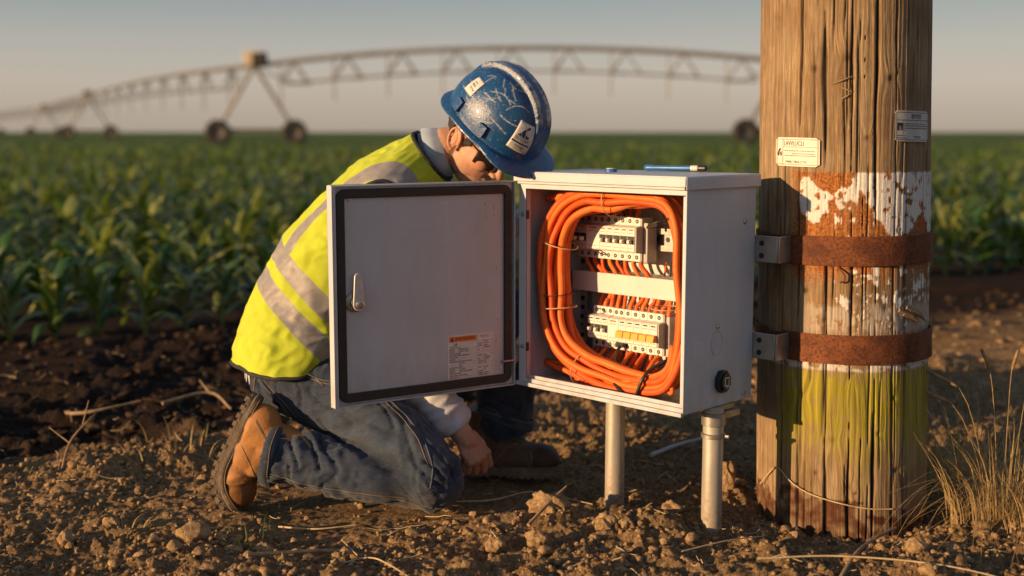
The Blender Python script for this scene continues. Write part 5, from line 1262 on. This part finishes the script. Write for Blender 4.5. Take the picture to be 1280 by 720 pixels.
# --- dark sunglasses
MAT_LENS = pmat('dark_amber_lens', (.020, .010, .006), None, 10, .08, spec=.7); sg = MB()
for s_ in (-1, 1):
    pts = []
    for i in range(12):
        for j in range(8):
            a, b = i / 11, j / 7; r = (.008 + .060 * a) * s_; top = .024 - .003 * a; bot = -.031 + .012 * a + .006 * (1 - a) * (a < .3)
            pts.append(hp(.110 - .046 * a ** 2.2 - .005, r, (bot + (top - bot) * b) - .004))
    sg.grid(pts, 12, 8)
gl = sg.build('sunglasses', MAT_LENS, person, origin=OB, solid=.002, angle=180)
fr_ = MB()
for s_ in (-1, 1):
    fr_.tube(catmull([hp(.108, .004 * s_, .010), hp(.106, .03 * s_, .018), hp(.090, .052 * s_, .016), hp(.066, .070 * s_, .016), hp(.03, .081 * s_, .024), hp(-.012, .084 * s_, .030)], 5), .0026, 8)
fr_.tube([hp(.107, -.012, .010), hp(.110, 0, .012), hp(.107, .012, .010)], .0026, 8); fr_.build('frame', MAT_BLKPL, gl, origin=OB)
# --- shirt: body, sleeves, collar
mb = MB(); NT_, NP_ = 40, 48; pts = []
for i in range(NT_):
    for j in range(NP_): pts.append(torso_pt(.13 + .82 * i / (NT_ - 1), 2 * PI * j / NP_, -.016)[0])
mb.grid(pts, NT_, NP_, wrap=True); mb.f += [tuple(range(NP_))[::-1], tuple((NT_ - 1) * NP_ + j for j in range(NP_))]; mb.m += [0, 0]
limb(mb, [J['shR'] + V(-.01, .04, .0), J['shR'] + V(.0, -.01, -.07), J['elbR'] + V(0, 0, .03), J['elbR']], [.078, .074, .062, .060])
limb(mb, [J['elbR'], J['elbR'] * .55 + J['wriR'] * .45 + V(-.005, -.0, -.008), J['elbR'] * .16 + J['wriR'] * .84], [.062, .066, .056])
limb(mb, [J['shL'] + V(-.01, -.04, 0), J['elbL']], [.076, .058]); limb(mb, [J['elbL'], J['elbL'] * .1 + J['wriL'] * .9], [.058, .045])
me = remesh(mb, .0065, 4, .5); co = coords(me); nn_ = normals(me)
fa = J['wriR'] - J['elbR']; fl = np.linalg.norm(fa); fa = fa / fl; tt = (co - J['elbR']) @ fa / fl; dr = np.linalg.norm(co - J['elbR'] - np.outer((co - J['elbR']) @ fa, fa), axis=1)
arm = sstep(.12, .09, dr) * sstep(-.2, .1, tt); w1 = pnoise(tt * 7 + co[:, 2] * 6, co[:, 0] * 16 - co[:, 2] * 9, 5); w2_ = 1 - 2 * np.abs(pnoise(tt * 9 + 3 + co[:, 1] * 10, co[:, 2] * 15, 15))
co = co + nn_ * ((arm * (.009 * w1 + .007 * w2_)) + (1 - arm) * .004 * fbm(co[:, 0] * 12, co[:, 2] * 12 + co[:, 1] * 9, 3, 25))[:, None]
setco(me, co - B0); MAT_SHIRT = pmat('pale_work_shirt', (.40, .39, .42), (.48, .47, .50), 25, .8, bump=.0006, bscale=700, sheen=.1); shirt = cloth('shirt', me, MAT_SHIRT)
# rolled cuff
mb = MB(); c0 = J['elbR'] * .20 + J['wriR'] * .80; ring = []; up_ = unit(np.cross(fa, [0, 1, 0])); sd_ = np.cross(fa, up_); NR = 48; prof = [(-.036, .053), (-.034, .062), (-.02, .0635), (.0, .062), (.018, .0595), (.021, .056), (.018, .050), (-.02, .050)]
for k, (o_, r_0) in enumerate(prof):
    for j in range(NR):
        a = 2 * PI * j / NR; rr = r_0 * (1 + .05 * math.sin(2 * a + .6) + .025 * math.sin(5 * a + o_ * 90)) * .94; mb.v.append(tuple(c0 + fa * (o_ + .004 * math.sin(3 * a)) + (up_ * math.cos(a) * .92 + sd_ * math.sin(a)) * rr))
mb.v = mb.v; vs_ = mb.v; mb.v = []; mb.grid(vs_, len(prof), NR, wrap=True); mb.build('cuff', MAT_SHIRT, shirt, origin=OB, angle=60)
# collar
MAT_COLLAR = pmat('pale_blue_collar', (.27, .32, .40), (.34, .39, .47), 25, .8, bump=.0005, bscale=700)
mb = MB(); nkc = spline(SP, .985); nd = unit(hp(-.025, 0, -.05) - nkc); ra = unit(hr - nd * np.dot(hr, nd)); rb_ = np.cross(nd, ra); pts = []
for (o_, r_0) in ((-.02, .068), (.015, .064), (.035, .062), (.040, .065), (.022, .071), (-.008, .079)):
    for j in range(48): a = 2 * PI * j / 48; pts.append(nkc + nd * (o_ - .008 * math.cos(a)) + (ra * math.cos(a) + rb_ * math.sin(a)) * r_0)
mb.grid(pts, 6, 48, wrap=True); mb.build('collar', MAT_COLLAR, shirt, origin=OB, angle=70, solid=.002)
mb = MB(); pts = []
for i in range(8):
    for j in range(60): ph = -.1 + .62 * j / 59; p_ = torso_pt(.10, ph, -.004)[0]; pts.append(V(p_[0], p_[1], .385 - .0075 * i * (1 + .25 * math.sin(j * .35))))
mb.grid(pts, 8, 60); mb.build('shirt_tail', MAT_SHIRT, shirt, origin=OB, angle=180, solid=.002)
# --- hi-vis vest
NT_, NP_ = 190, 300; S_ = np.zeros((NT_, NP_)); L2 = np.zeros((NT_, NP_)); pts = np.zeros((NT_, NP_, 3)); nrm = np.zeros((NT_, NP_, 3)); ax_ = np.zeros((NT_, NP_)); bks = np.zeros((NT_, NP_))
ts = np.linspace(.02, .98, NT_); sl = [0.0]; prev = None
shc = V(-.385, 3.16, .775)
for i, t_ in enumerate(ts):
    c = spline(SP, t_)
    if prev is not None: sl.append(sl[-1] + np.linalg.norm(c - prev))
    prev = c
    _, r, bk, d = torso_pt(t_, 0, .006); phs = np.arange(NP_) * 2 * PI / NP_; cs, sn = np.cos(phs), np.sin(phs); rb = spline(RB, t_)[0] + .006; rl = spline(RL, t_)[0] + .006
    q = np.outer(rb * np.sign(cs) * np.abs(cs) ** .88, bk) + np.outer(rl * np.sign(sn) * np.abs(sn) ** .88, r); pts[i] = c + q; nrm[i] = q / np.linalg.norm(q, axis=1)[:, None]
    L2[i] = q @ r; bks[i] = q @ bk
S_ += np.array(sl)[:, None]; smax = sl[-1]
PH = np.linspace(0, 2 * PI, NP_, endpoint=False)[None] + 0 * S_
wr_ = .006 * fbm(S_ * 7 + L2 * 3, PH * 1.6, 3, 35) + .006 * (1 - 2 * np.abs(pnoise(S_ * 16 + PH * 1.2, PH * 1.1 + 5, 45))) * sstep(.30, .0, S_) + .010 * np.sin(PH * 5 + 1.2) * sstep(.10, .0, S_) * np.abs(np.cos(PH * 1.3)) \
     + .008 * (1 - 2 * np.abs(pnoise(S_ * 6 - L2 * 12, PH * .8 + 2, 55))) * sstep(.18, .34, S_) * sstep(.55, .42, S_)
wr_ = wr_ + .010 * np.exp(-((S_ - .05) / .05) ** 2) * sstep(.2, 1, np.cos(PH)) + .003
wr_ = wr_ + .004 * (1 - 2 * np.abs(pnoise(S_ * 22 - PH * 2.5, PH * 3 + S_ * 9, 65))) * np.clip(.4 + fbm(S_ * 5, PH * 1.5, 2, 75), 0, 1)
pts = pts + nrm * wr_[..., None]
pts[..., 2] += (.362 + .006 * np.sin(PH * 3 + .5) - pts[:1, :, 2]) * sstep(.24, .0, S_)
F = []
def armhole(side):
    c = shc if side > 0 else V(-.32, 3.565, .815); d = unit(SP[5] - SP[3]); bk = V(-d[2], 0, d[0]); q = pts - c
    return np.where(L2 * side > .08, ((q @ d) / .112) ** 2 + ((q @ bk) / .062) ** 2, 9)
AH = np.minimum(armhole(1), armhole(-1))
AH[S_ > .66] = 9
front_open = np.abs(PH - PI) < .05
for i in range(NT_ - 1):
    for j in range(NP_):
        j2 = (j + 1) % NP_
        if max(AH[i, j], AH[i+1, j], AH[i, j2], AH[i+1, j2]) < 1 or front_open[i, j]: continue
        F.append((i*NP_+j, i*NP_+j2, (i+1)*NP_+j2, (i+1)*NP_+j))
m, t = newmat('hi_vis_fabric'); c = t.obj(); s1 = t.attr('along'); la = t.attr('lateral'); n = t.noise(30, 5, c); mesh_ = t.noise(900, 2, c)
yel_ = t.mix(t.ramp(n, .3, .7), (.39, .46, .024), (.47, .535, .038)); wb = t.math('ADD', s1, t.math('MULTIPLY', t.noise(14, 2, c), .006))
def band(v, a, b): return t.math('MULTIPLY', t.ramp(v, a - .0012, a + .0012), t.ramp(v, b + .0012, b - .0012))
pl = t.attr('plane'); pl = t.math('ADD', pl, t.math('MULTIPLY', t.noise(14, 2, c), .008)); hb = t.math('MAXIMUM', band(pl, -.046, .008), band(pl, .036, .088)); al = t.math('ABSOLUTE', la)
vb = t.math('MULTIPLY', band(t.math('SUBTRACT', al, t.math('MULTIPLY', t.ramp(s1, .40, .66, 'S'), .055)), .085, .138), t.ramp(pl, .085, .087)); bb = t.math('MAXIMUM', hb, vb)
n_b = t.noise(60, 5, c, .6); ref = t.mix(t.ramp(n_b, .3, .7), (.25, .225, .21), (.34, .31, .29)); col = t.mix(bb, yel_, ref)
ro = t.math('SUBTRACT', .82, t.math('MULTIPLY', bb, .35)); t.out(col, ro, t.math('MULTIPLY', bb, .15), t.bump(mesh_, 1, .0007), .3, sheen=.05); MAT_VEST = m
mev = npmesh('hi_vis_vest', pts.reshape(-1, 3) - B0, np.array(F), [m]); PA = V(.71, .05, .70); PA = PA / np.linalg.norm(PA); fattr(mev, 'plane', (pts.reshape(-1, 3) - V(-.573, 3.18, .527)) @ PA - .004); fattr(mev, 'along', S_.ravel()); fattr(mev, 'lateral', L2.ravel())
bm = bmesh.new(); bm.from_mesh(mev); bmesh.ops.delete(bm, geom=[v for v in bm.verts if not v.link_faces], context='VERTS'); bm.to_mesh(mev)
bm.verts.ensure_lookup_table(); loops = []; seen = set()
for v in bm.verts:
    if v.index in seen or not v.is_boundary: continue
    lp_ = [v]; seen.add(v.index)
    while True:
        nx_ = [e_.other_vert(lp_[-1]) for e_ in lp_[-1].link_edges if e_.is_boundary and e_.other_vert(lp_[-1]).index not in seen]
        if not nx_: break
        lp_.append(nx_[0]); seen.add(nx_[0].index)
    if len(lp_) > 20: loops.append(np.array([q.co[:] for q in lp_]))
bm.free()
vest = link('hi_vis_vest', mev, person, angle=180, solid=.003)
MAT_TRIM = pmat('black_binding', (.014, .014, .014), (.024, .023, .022), 60, .8)
for lp_ in loops:
    k = np.ones(9) / 9; q = np.vstack([lp_[-4:], lp_, lp_[:4]]); q = np.stack([np.convolve(q[:, a], k, 'valid') for a in range(3)], 1)
    q = np.vstack([q, q[:1]]); MB().tube(q, .0062, 8, caps=False).build('binding', MAT_TRIM, vest, angle=180)
# --- jeans
mb = MB()
limb(mb, [V(-.605, 3.25, .335), V(-.605, 3.45, .345)], [.112, .112])
mb.ell((-.620, 3.34, .335), (.118, .175, .115))
limb(mb, [J['hipR'] + V(-.01, 0, .015), J['hipR'] * .55 + J['kneeR'] * .45 + V(.02, -.005, .028), J['kneeR'] + V(-.01, 0, .022)], [.114, .104, .082])
limb(mb, [J['kneeR'] + V(.005, 0, .005), J['kneeR'] * .55 + J['ankR'] * .45 + V(0, 0, -.008), J['kneeR'] * .19 + J['ankR'] * .81 + V(0, 0, .0)], [.074, .074, .073])
limb(mb, [J['hipL'], J['kneeL']], [.118, .085]); limb(mb, [J['kneeL'], J['kneeL'] * .5 + J['ankL'] * .5 + V(-.02, 0, 0), J['ankL'] + V(.01, 0, .075)], [.082, .082, .080])
me = remesh(mb, .0055, 5, .5); co = coords(me); nn_ = normals(me)
def seg(a, b):
    d = b - a; L_ = np.linalg.norm(d); d = d / L_; s_ = (co - a) @ d; q = co - a - np.outer(s_, d); e1 = unit(np.cross(d, [0, 0, 1])); e2 = np.cross(d, e1)
    return s_ / L_, np.arctan2(q @ e2, q @ e1), np.linalg.norm(q, axis=1), L_
tT, aT, dT, lT = seg(J['hipR'], J['kneeR']); tC, aC, dC, lC = seg(J['kneeR'], J['ankR']); tL, aL, dL, lL = seg(J['kneeL'], J['ankL']); tM, aM, dM, lM = seg(J['hipL'], J['kneeL'])
d1 = np.where((tT > -.2) & (tT < 1.1), dT / .115, 9); d2 = np.where((tC > -.2) & (tC < 1.1), dC / .085, 9); d3 = np.where((tL > -.2) & (tL < 1.2), dL / .085, 9)
isC = sstep(.15, -.15, d2 - np.minimum(d1, d3)); isL = sstep(.15, -.15, d3 - np.minimum(d1, d2)); isT = np.clip(1 - isC - isL, 0, 1)
rid = lambda x, y, s_: 1 - 2 * np.abs(pnoise(x, y, s_))
foldC = .010 * rid(tC * 8 + .35 * np.sin(aC * 2), aC * .75 + 1, 105) * sstep(.25, .75, tC) + .009 * np.sin(tC * lC / .040 * PI + 1.1 * np.sin(aC + 1.0) + .8 * pnoise(tC * 6, aC * 1.2, 7)) * sstep(.60, .86, tC) + .004 * rid(tC * 16, aC * 1.5, 125) * sstep(.1, .5, tC)
foldT = .006 * rid(tT * 4.5 + aT * .9, aT * 1.2, 135) + .006 * rid(tT * 8 - aT * 1.4, aT * .9 + 4, 145) * (sstep(.55, .9, tT) + sstep(.35, .05, tT)) + .004 * rid(tT * 13 + aT * 2.2, aT * 1.8, 155)
foldL = .008 * rid(tL * 8, aL * 1.2, 165)
dsp = isC * foldC + isT * foldT + isL * foldL + .0012 * fbm(co[:, 0] * 40, co[:, 2] * 40 + co[:, 1] * 30, 2, 175)
crs = lambda x, y, s_: -np.exp(-(pnoise(x, y, s_) / .10) ** 2)
dsp = .7 * dsp + isT * (.006 * crs(tT * 2.6 + aT * .9, aT * 1.7 - tT, 305) * sstep(.0, .2, tT) + .005 * crs(tT * 6 - aT * 1.2, aT * 1.1 + 3, 315) * (sstep(.6, .85, tT) + sstep(.3, .1, tT))) + isC * (.011 * crs(tC * 6.5 + .4 * np.sin(aC * 1.5), aC * .55 + 2, 325) * sstep(.35, .65, tC) + .004 * crs(tC * 3 + aC, aC * 1.5, 335)) - .013 * np.exp(-((d1 - d2) / .16) ** 2) * sstep(1.2, .9, np.minimum(d1, d2) * .8) * sstep(.0, -.5, nn_[:, 1]) * (tT > .1)
co = co + nn_ * dsp[:, None]
co[:, 2] = np.where(co[:, 2] < .004, .004 + (co[:, 2] - .004) * .25, co[:, 2])
# open the hems where the boots come out is covered by the cuff rings below
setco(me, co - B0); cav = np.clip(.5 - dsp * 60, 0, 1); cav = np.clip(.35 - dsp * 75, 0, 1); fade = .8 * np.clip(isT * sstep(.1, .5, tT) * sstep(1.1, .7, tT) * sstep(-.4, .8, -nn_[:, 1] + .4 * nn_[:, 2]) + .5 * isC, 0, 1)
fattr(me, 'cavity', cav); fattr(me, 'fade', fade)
m, t = newmat('dark_denim'); c = t.obj(); n = t.noise(12, 5, c, .6); tw = t.noise(900, 2, t.obj((1, 1, .35), (0, .7, 0))); tw2 = t.noise(300, 3, t.obj((.25, 1, 1), (0, .5, 0)))
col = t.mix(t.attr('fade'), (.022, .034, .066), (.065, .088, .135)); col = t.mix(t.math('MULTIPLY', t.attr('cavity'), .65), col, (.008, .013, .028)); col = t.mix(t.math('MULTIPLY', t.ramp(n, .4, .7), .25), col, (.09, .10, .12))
col = t.mix(t.math('MULTIPLY', t.ramp(tw2, .45, .7), .25), col, (.14, .15, .17)); col = t.mix(t.ramp(tw, .4, .65), t.mix(.45, col, (.012, .016, .026)), col)
low_ = t.ramp(t.n('SeparateXYZ', i={0: c}).outputs[2], .09, .0); col = t.mix(t.math('MULTIPLY', low_, t.ramp(t.noise(22, 5, c, .65), .38, .65)), col, (.15, .105, .065))
t.out(col, .88, 0, t.bump(t.math('ADD', tw, t.math('MULTIPLY', tw2, .8)), 1, .0009), .2, sheen=.15); MAT_JEAN = m
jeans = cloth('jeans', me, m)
bvh = BVHTree.FromPolygons([tuple(v.co) for v in me.vertices], [tuple(p.vertices) for p in me.polygons])
def seam(pts, out, r=.0016, name='seam', mat_=None, off=.0008, dash=True):
    """stitched line laid on the cloth, pts found by looking in from 'out'"""
    q = catmull([np.array(p) - B0 for p in pts], 12); res = []
    for p in q:
        hit = bvh.ray_cast(Vector(p + np.array(out) * .5), Vector(-unit(out)))
        if hit[0] is not None: res.append(np.array(hit[0]) + np.array(hit[1]) * off)
    if len(res) > 3: MB().tube(res, r, 6).build(name, mat_ or MAT_THREAD, jeans, angle=180)
MAT_THREAD = pmat('tan_thread', (.16, .11, .06), (.26, .18, .10), 500, .8); MAT_SEAMD = pmat('denim_fold', (.05, .06, .075), (.09, .10, .115), 300, .85)
cv = V(.05, -1, .12)
seam([(-.60, 3.2, .395), (-.52, 3.2, .345), (-.42, 3.2, .33), (-.33, 3.2, .29), (-.25, 3.2, .21), (-.215, 3.2, .13), (-.22, 3.2, .07)], cv, .0022, mat_=MAT_SEAMD)
seam([(-.60, 3.2, .387), (-.52, 3.2, .338), (-.42, 3.2, .322), (-.335, 3.2, .282), (-.26, 3.2, .205), (-.225, 3.2, .13)], cv, .0010)
seam([(-.69, 3.2, .355), (-.655, 3.2, .31), (-.615, 3.2, .265), (-.59, 3.2, .225)], cv, .0030, mat_=MAT_SEAMD); seam([(-.682, 3.2, .36), (-.645, 3.2, .315), (-.605, 3.2, .27), (-.58, 3.2, .235)], cv, .0011)
seam([(-.70, 3.2, .30), (-.69, 3.2, .35), (-.685, 3.2, .36)], cv, .0016); seam([(-.60, 3.2, .41), (-.575, 3.2, .375), (-.53, 3.2, .35), (-.50, 3.2, .325)], cv, .0013)
seam([(-.64, 3.2, .095), (-.52, 3.2, .062), (-.40, 3.2, .045), (-.28, 3.2, .03)], cv, .0020, mat_=MAT_SEAMD); seam([(-.64, 3.2, .102), (-.52, 3.2, .069), (-.40, 3.2, .052), (-.28, 3.2, .037)], cv, .0009)
# hems
def hem(c0, d, r0, n_=64, name='hem', ry=1.0):
    d = unit(d); e1 = unit(np.cross(d, [0, 1, 0])); e2 = np.cross(d, e1); pts = []
    prof = [(-.030, r0 * .98), (-.028, r0 + .004), (-.001, r0 + .006), (.003, r0 + .004), (.001, r0 - .002), (-.028, r0 - .006)]
    for (o_, r_0) in prof:
        for j in range(n_): a = 2 * PI * j / n_; rr = r_0 * (1 + .05 * math.sin(3 * a + 1) + .03 * math.sin(7 * a)); pts.append(c0 + d * (o_ + .005 * math.sin(2 * a)) + e1 * math.cos(a) * rr + e2 * math.sin(a) * rr * ry)
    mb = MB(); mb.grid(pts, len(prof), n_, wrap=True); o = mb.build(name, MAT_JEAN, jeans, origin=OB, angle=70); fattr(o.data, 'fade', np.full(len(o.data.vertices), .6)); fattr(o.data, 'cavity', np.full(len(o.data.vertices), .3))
    ring = [c0 + d * -.020 + e1 * math.cos(a) * (r0 + .0062) * (1 + .05 * math.sin(3 * a + 1) + .03 * math.sin(7 * a)) + e2 * math.sin(a) * (r0 + .0062) * ry * (1 + .05 * math.sin(3 * a + 1) + .03 * math.sin(7 * a)) for a in np.linspace(0, 2 * PI, 65)]
    MB().tube(ring, .001, 5, caps=False).build('stitching', MAT_THREAD, o, origin=OB, angle=180)
dC_ = unit(J['ankR'] - J['kneeR']); hem(J['ankR'] - dC_ * .045, dC_, .076)
dL_ = unit(J['ankL'] + V(.01, 0, .07) - J['kneeL']); hem(J['ankL'] + V(.008, 0, .062), dL_, .080)
# --- boots
MAT_SOLE = pmat('boot_sole_rubber', (.12, .085, .056), (.21, .15, .10), 40, .9, bump=.002, bscale=200)
def leather(name, a, b, dk):
    m, t = newmat(name); c = t.obj(); n = t.noise(16, 5, c, .6); n2 = t.noise(90, 5, c, .65); cv_ = t.attr('crease')
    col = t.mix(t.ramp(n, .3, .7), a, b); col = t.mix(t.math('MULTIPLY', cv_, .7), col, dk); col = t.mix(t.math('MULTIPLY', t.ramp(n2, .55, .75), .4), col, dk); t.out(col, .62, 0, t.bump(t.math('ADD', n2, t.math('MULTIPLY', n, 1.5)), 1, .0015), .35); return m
MAT_TAN = leather('tan_leather', (.30, .125, .034), (.40, .18, .052), (.10, .038, .014)); MAT_DKL = leather('dark_brown_leather', (.08, .045, .027), (.13, .08, .05), (.018, .011, .008))
def boot(name, mat_, M_, bend, label):
    """own frame: x heel to toe, z up from the sole, heel at x=0"""
    def bendf(p):
        x, y, z = p
        if bend and x > .15:
            rc = .10 / bend; a = min(bend, (x - .15) / rc); rest = max(0, x - .25); h = z - .02      # rolls over an arc, then straight on
            return V(.15 + (rc - h) * math.sin(a) + rest * math.cos(a), y, .02 + rc - (rc - h) * math.cos(a) + rest * math.sin(a))
        return V(x, y, z)
    mb = MB()
    for (c, r) in (((.055, 0, .060), (.060, .044, .050)), ((.12, 0, .062), (.078, .045, .052)), ((.190, .002, .056), (.078, .050, .044)), ((.235, .004, .052), (.056, .048, .042)), ((.14, 0, .088), (.060, .040, .046))): mb.ell(c, r)
    mb.tube([(.062, 0, .04), (.070, 0, .10), (.072, 0, .15), (.070, 0, .20)], [.046, .046, .052, .056], 24, True)
    mb.tube([(.075, 0, .11), (.125, 0, .085)], [.048, .040], 20, True, True)
    me = remesh(mb, .004, 6, .5); co = coords(me); nn_ = normals(me)
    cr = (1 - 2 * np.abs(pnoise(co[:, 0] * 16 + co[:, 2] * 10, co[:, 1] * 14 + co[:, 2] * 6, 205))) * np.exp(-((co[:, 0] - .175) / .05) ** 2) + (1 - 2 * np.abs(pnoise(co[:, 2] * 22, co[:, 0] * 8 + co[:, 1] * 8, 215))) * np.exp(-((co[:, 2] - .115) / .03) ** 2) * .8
    co = co + nn_ * (.0045 * cr)[:, None]; co[:, 2] = np.maximum(co[:, 2], .022)
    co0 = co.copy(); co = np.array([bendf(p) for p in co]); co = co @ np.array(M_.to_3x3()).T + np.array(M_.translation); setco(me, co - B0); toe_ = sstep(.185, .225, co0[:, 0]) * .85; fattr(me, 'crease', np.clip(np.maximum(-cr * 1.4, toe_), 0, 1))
    b = cloth(name, me, mat_)
    if label: b['label'] = label
    # sole: outline with lugs
    out = []
    N_ = 90
    for k in range(N_):
        a = 2 * PI * k / N_; x = .142 + .158 * math.cos(a); wd = .043 + .009 * sstep(.12, .22, x) - .006 * math.exp(-((x - .105) / .035) ** 2); y = wd * math.copysign(abs(math.sin(a)) ** .75, math.sin(a)); out.append((x, y))
    mb = MB(); pts = []
    for (z, k) in ((.034, .97), (.033, .99), (.026, 1.01), (.022, .98), (.018, 1.0), (.009, .99)):
        for (x, y) in out: pts.append(bendf((.142 + (x - .142) * k, y * k, z)))
    mb.grid(pts, 6, N_, wrap=True); n0 = len(mb.v); mb.v += [tuple(bendf((x, y, .034))) for x, y in out] + [tuple(bendf((x, y, .009))) for x, y in out]
    # caps as strips across
    for base_ in (n0, n0 + N_):
        for k in range(N_ // 2): mb.f.append((base_ + k, base_ + k + 1, base_ + N_ - 1 - k, base_ + (N_ - k) % N_)); mb.m.append(0)
    nl = 15
    for k in range(nl):
        x = .0 + .284 * k / (nl - 1); i0 = min(range(N_), key=lambda q: abs(out[q][0] - x) + (9 if out[q][1] < 0 else 0)); y = abs(out[i0][1]) * 1.03
        if .085 < x < .115: continue
        for s_ in (-1, 1):
            lo_, hi_ = ((x - .006, s_ * y * .45, .004), (x + .006, s_ * y * .98, .014)); vs_ = [bendf((px, py, pz)) for pz in (lo_[2], hi_[2]) for (px, py) in ((lo_[0], lo_[1]), (hi_[0], lo_[1]), (hi_[0], hi_[1]), (lo_[0], hi_[1]))]
            mb.add(vs_, [(0, 3, 2, 1), (4, 5, 6, 7), (0, 1, 5, 4), (1, 2, 6, 5), (2, 3, 7, 6), (3, 0, 4, 7)])
    mb.v = [tuple(np.array(p) @ np.array(M_.to_3x3()).T + np.array(M_.translation)) for p in mb.v]; mb.build('sole', MAT_SOLE, b, origin=OB, angle=40)
    lc = MB(); ps = []
    for k in range(5):
        x, z = .155 - .020 * k, .108 + .018 * k - (.0 if k else .008)
        ps.append([(x + .012, -.026 + .002 * k, z - .012), (x + .016, 0, z + .006 + (.004 if k > 2 else 0)), (x + .012, .026, z - .012)])
    for q in ps: lc.tube(catmull(q, 6), .0024, 6)
    for k in range(4): lc.tube(catmull([ps[k][0], np.array(ps[k][1]) + V(-.006, 0, .005), ps[k+1][2]], 6), .0022, 6)
    lc.v = [tuple(np.array(p) @ np.array(M_.to_3x3()).T + np.array(M_.translation)) for p in lc.v]; lc.build('lace', MAT_BLKC if mat_ is MAT_DKL else MAT_STICK, b, origin=OB)
    st = MB(); ring = [bendf((.142 + (x - .142) * .985, y * .985, .0365)) for x, y in out]; st.tube(ring + [ring[0]], .0018, 6, caps=False)
    st.v = [tuple(np.array(p) @ np.array(M_.to_3x3()).T + np.array(M_.translation)) for p in st.v]; st.build('welt', MAT_SOLE, b, origin=OB)
    me.calc_loop_triangles(); bv = BVHTree.FromPolygons([tuple(v.co) for v in me.vertices], [tuple(p.vertices) for p in me.polygons]); w3 = np.array(M_.to_3x3()); tr = np.array(M_.translation)
    for side in (-1, 1):                                          # stitched seams over heel, quarter and toe cap
        for path in ([(.03, .05), (.055, .085), (.07, .12), (.075, .15)], [(.10, .045), (.125, .075), (.15, .10), (.17, .105)], [(.205, .04), (.212, .06), (.208, .085)], [(.035, .052), (.06, .088), (.075, .123), (.08, .15)]):
            res = []
            for (x, z) in catmull([np.array([p[0], p[1]]) for p in path], 6):
                p = w3 @ np.array(bendf((x, side * .12, z))) + tr - B0; q = w3 @ np.array(bendf((x, 0, z))) + tr - B0; hit = bv.ray_cast(Vector(p), Vector(unit(q - p)), .14)
                if hit[0] is not None: res.append(np.array(hit[0]) + np.array(hit[1]) * .0004)
            if len(res) > 4: MB().tube(res, .0011, 5).build('stitching', MAT_STICK, b, angle=180)
def frame_(x, z, o):
    x = unit(x); z = unit(z - x * np.dot(x, z)); y = np.cross(z, x); M_ = Matrix(((x[0], y[0], z[0]), (x[1], y[1], z[1]), (x[2], y[2], z[2]))).to_4x4(); M_.translation = Vector(o); return M_
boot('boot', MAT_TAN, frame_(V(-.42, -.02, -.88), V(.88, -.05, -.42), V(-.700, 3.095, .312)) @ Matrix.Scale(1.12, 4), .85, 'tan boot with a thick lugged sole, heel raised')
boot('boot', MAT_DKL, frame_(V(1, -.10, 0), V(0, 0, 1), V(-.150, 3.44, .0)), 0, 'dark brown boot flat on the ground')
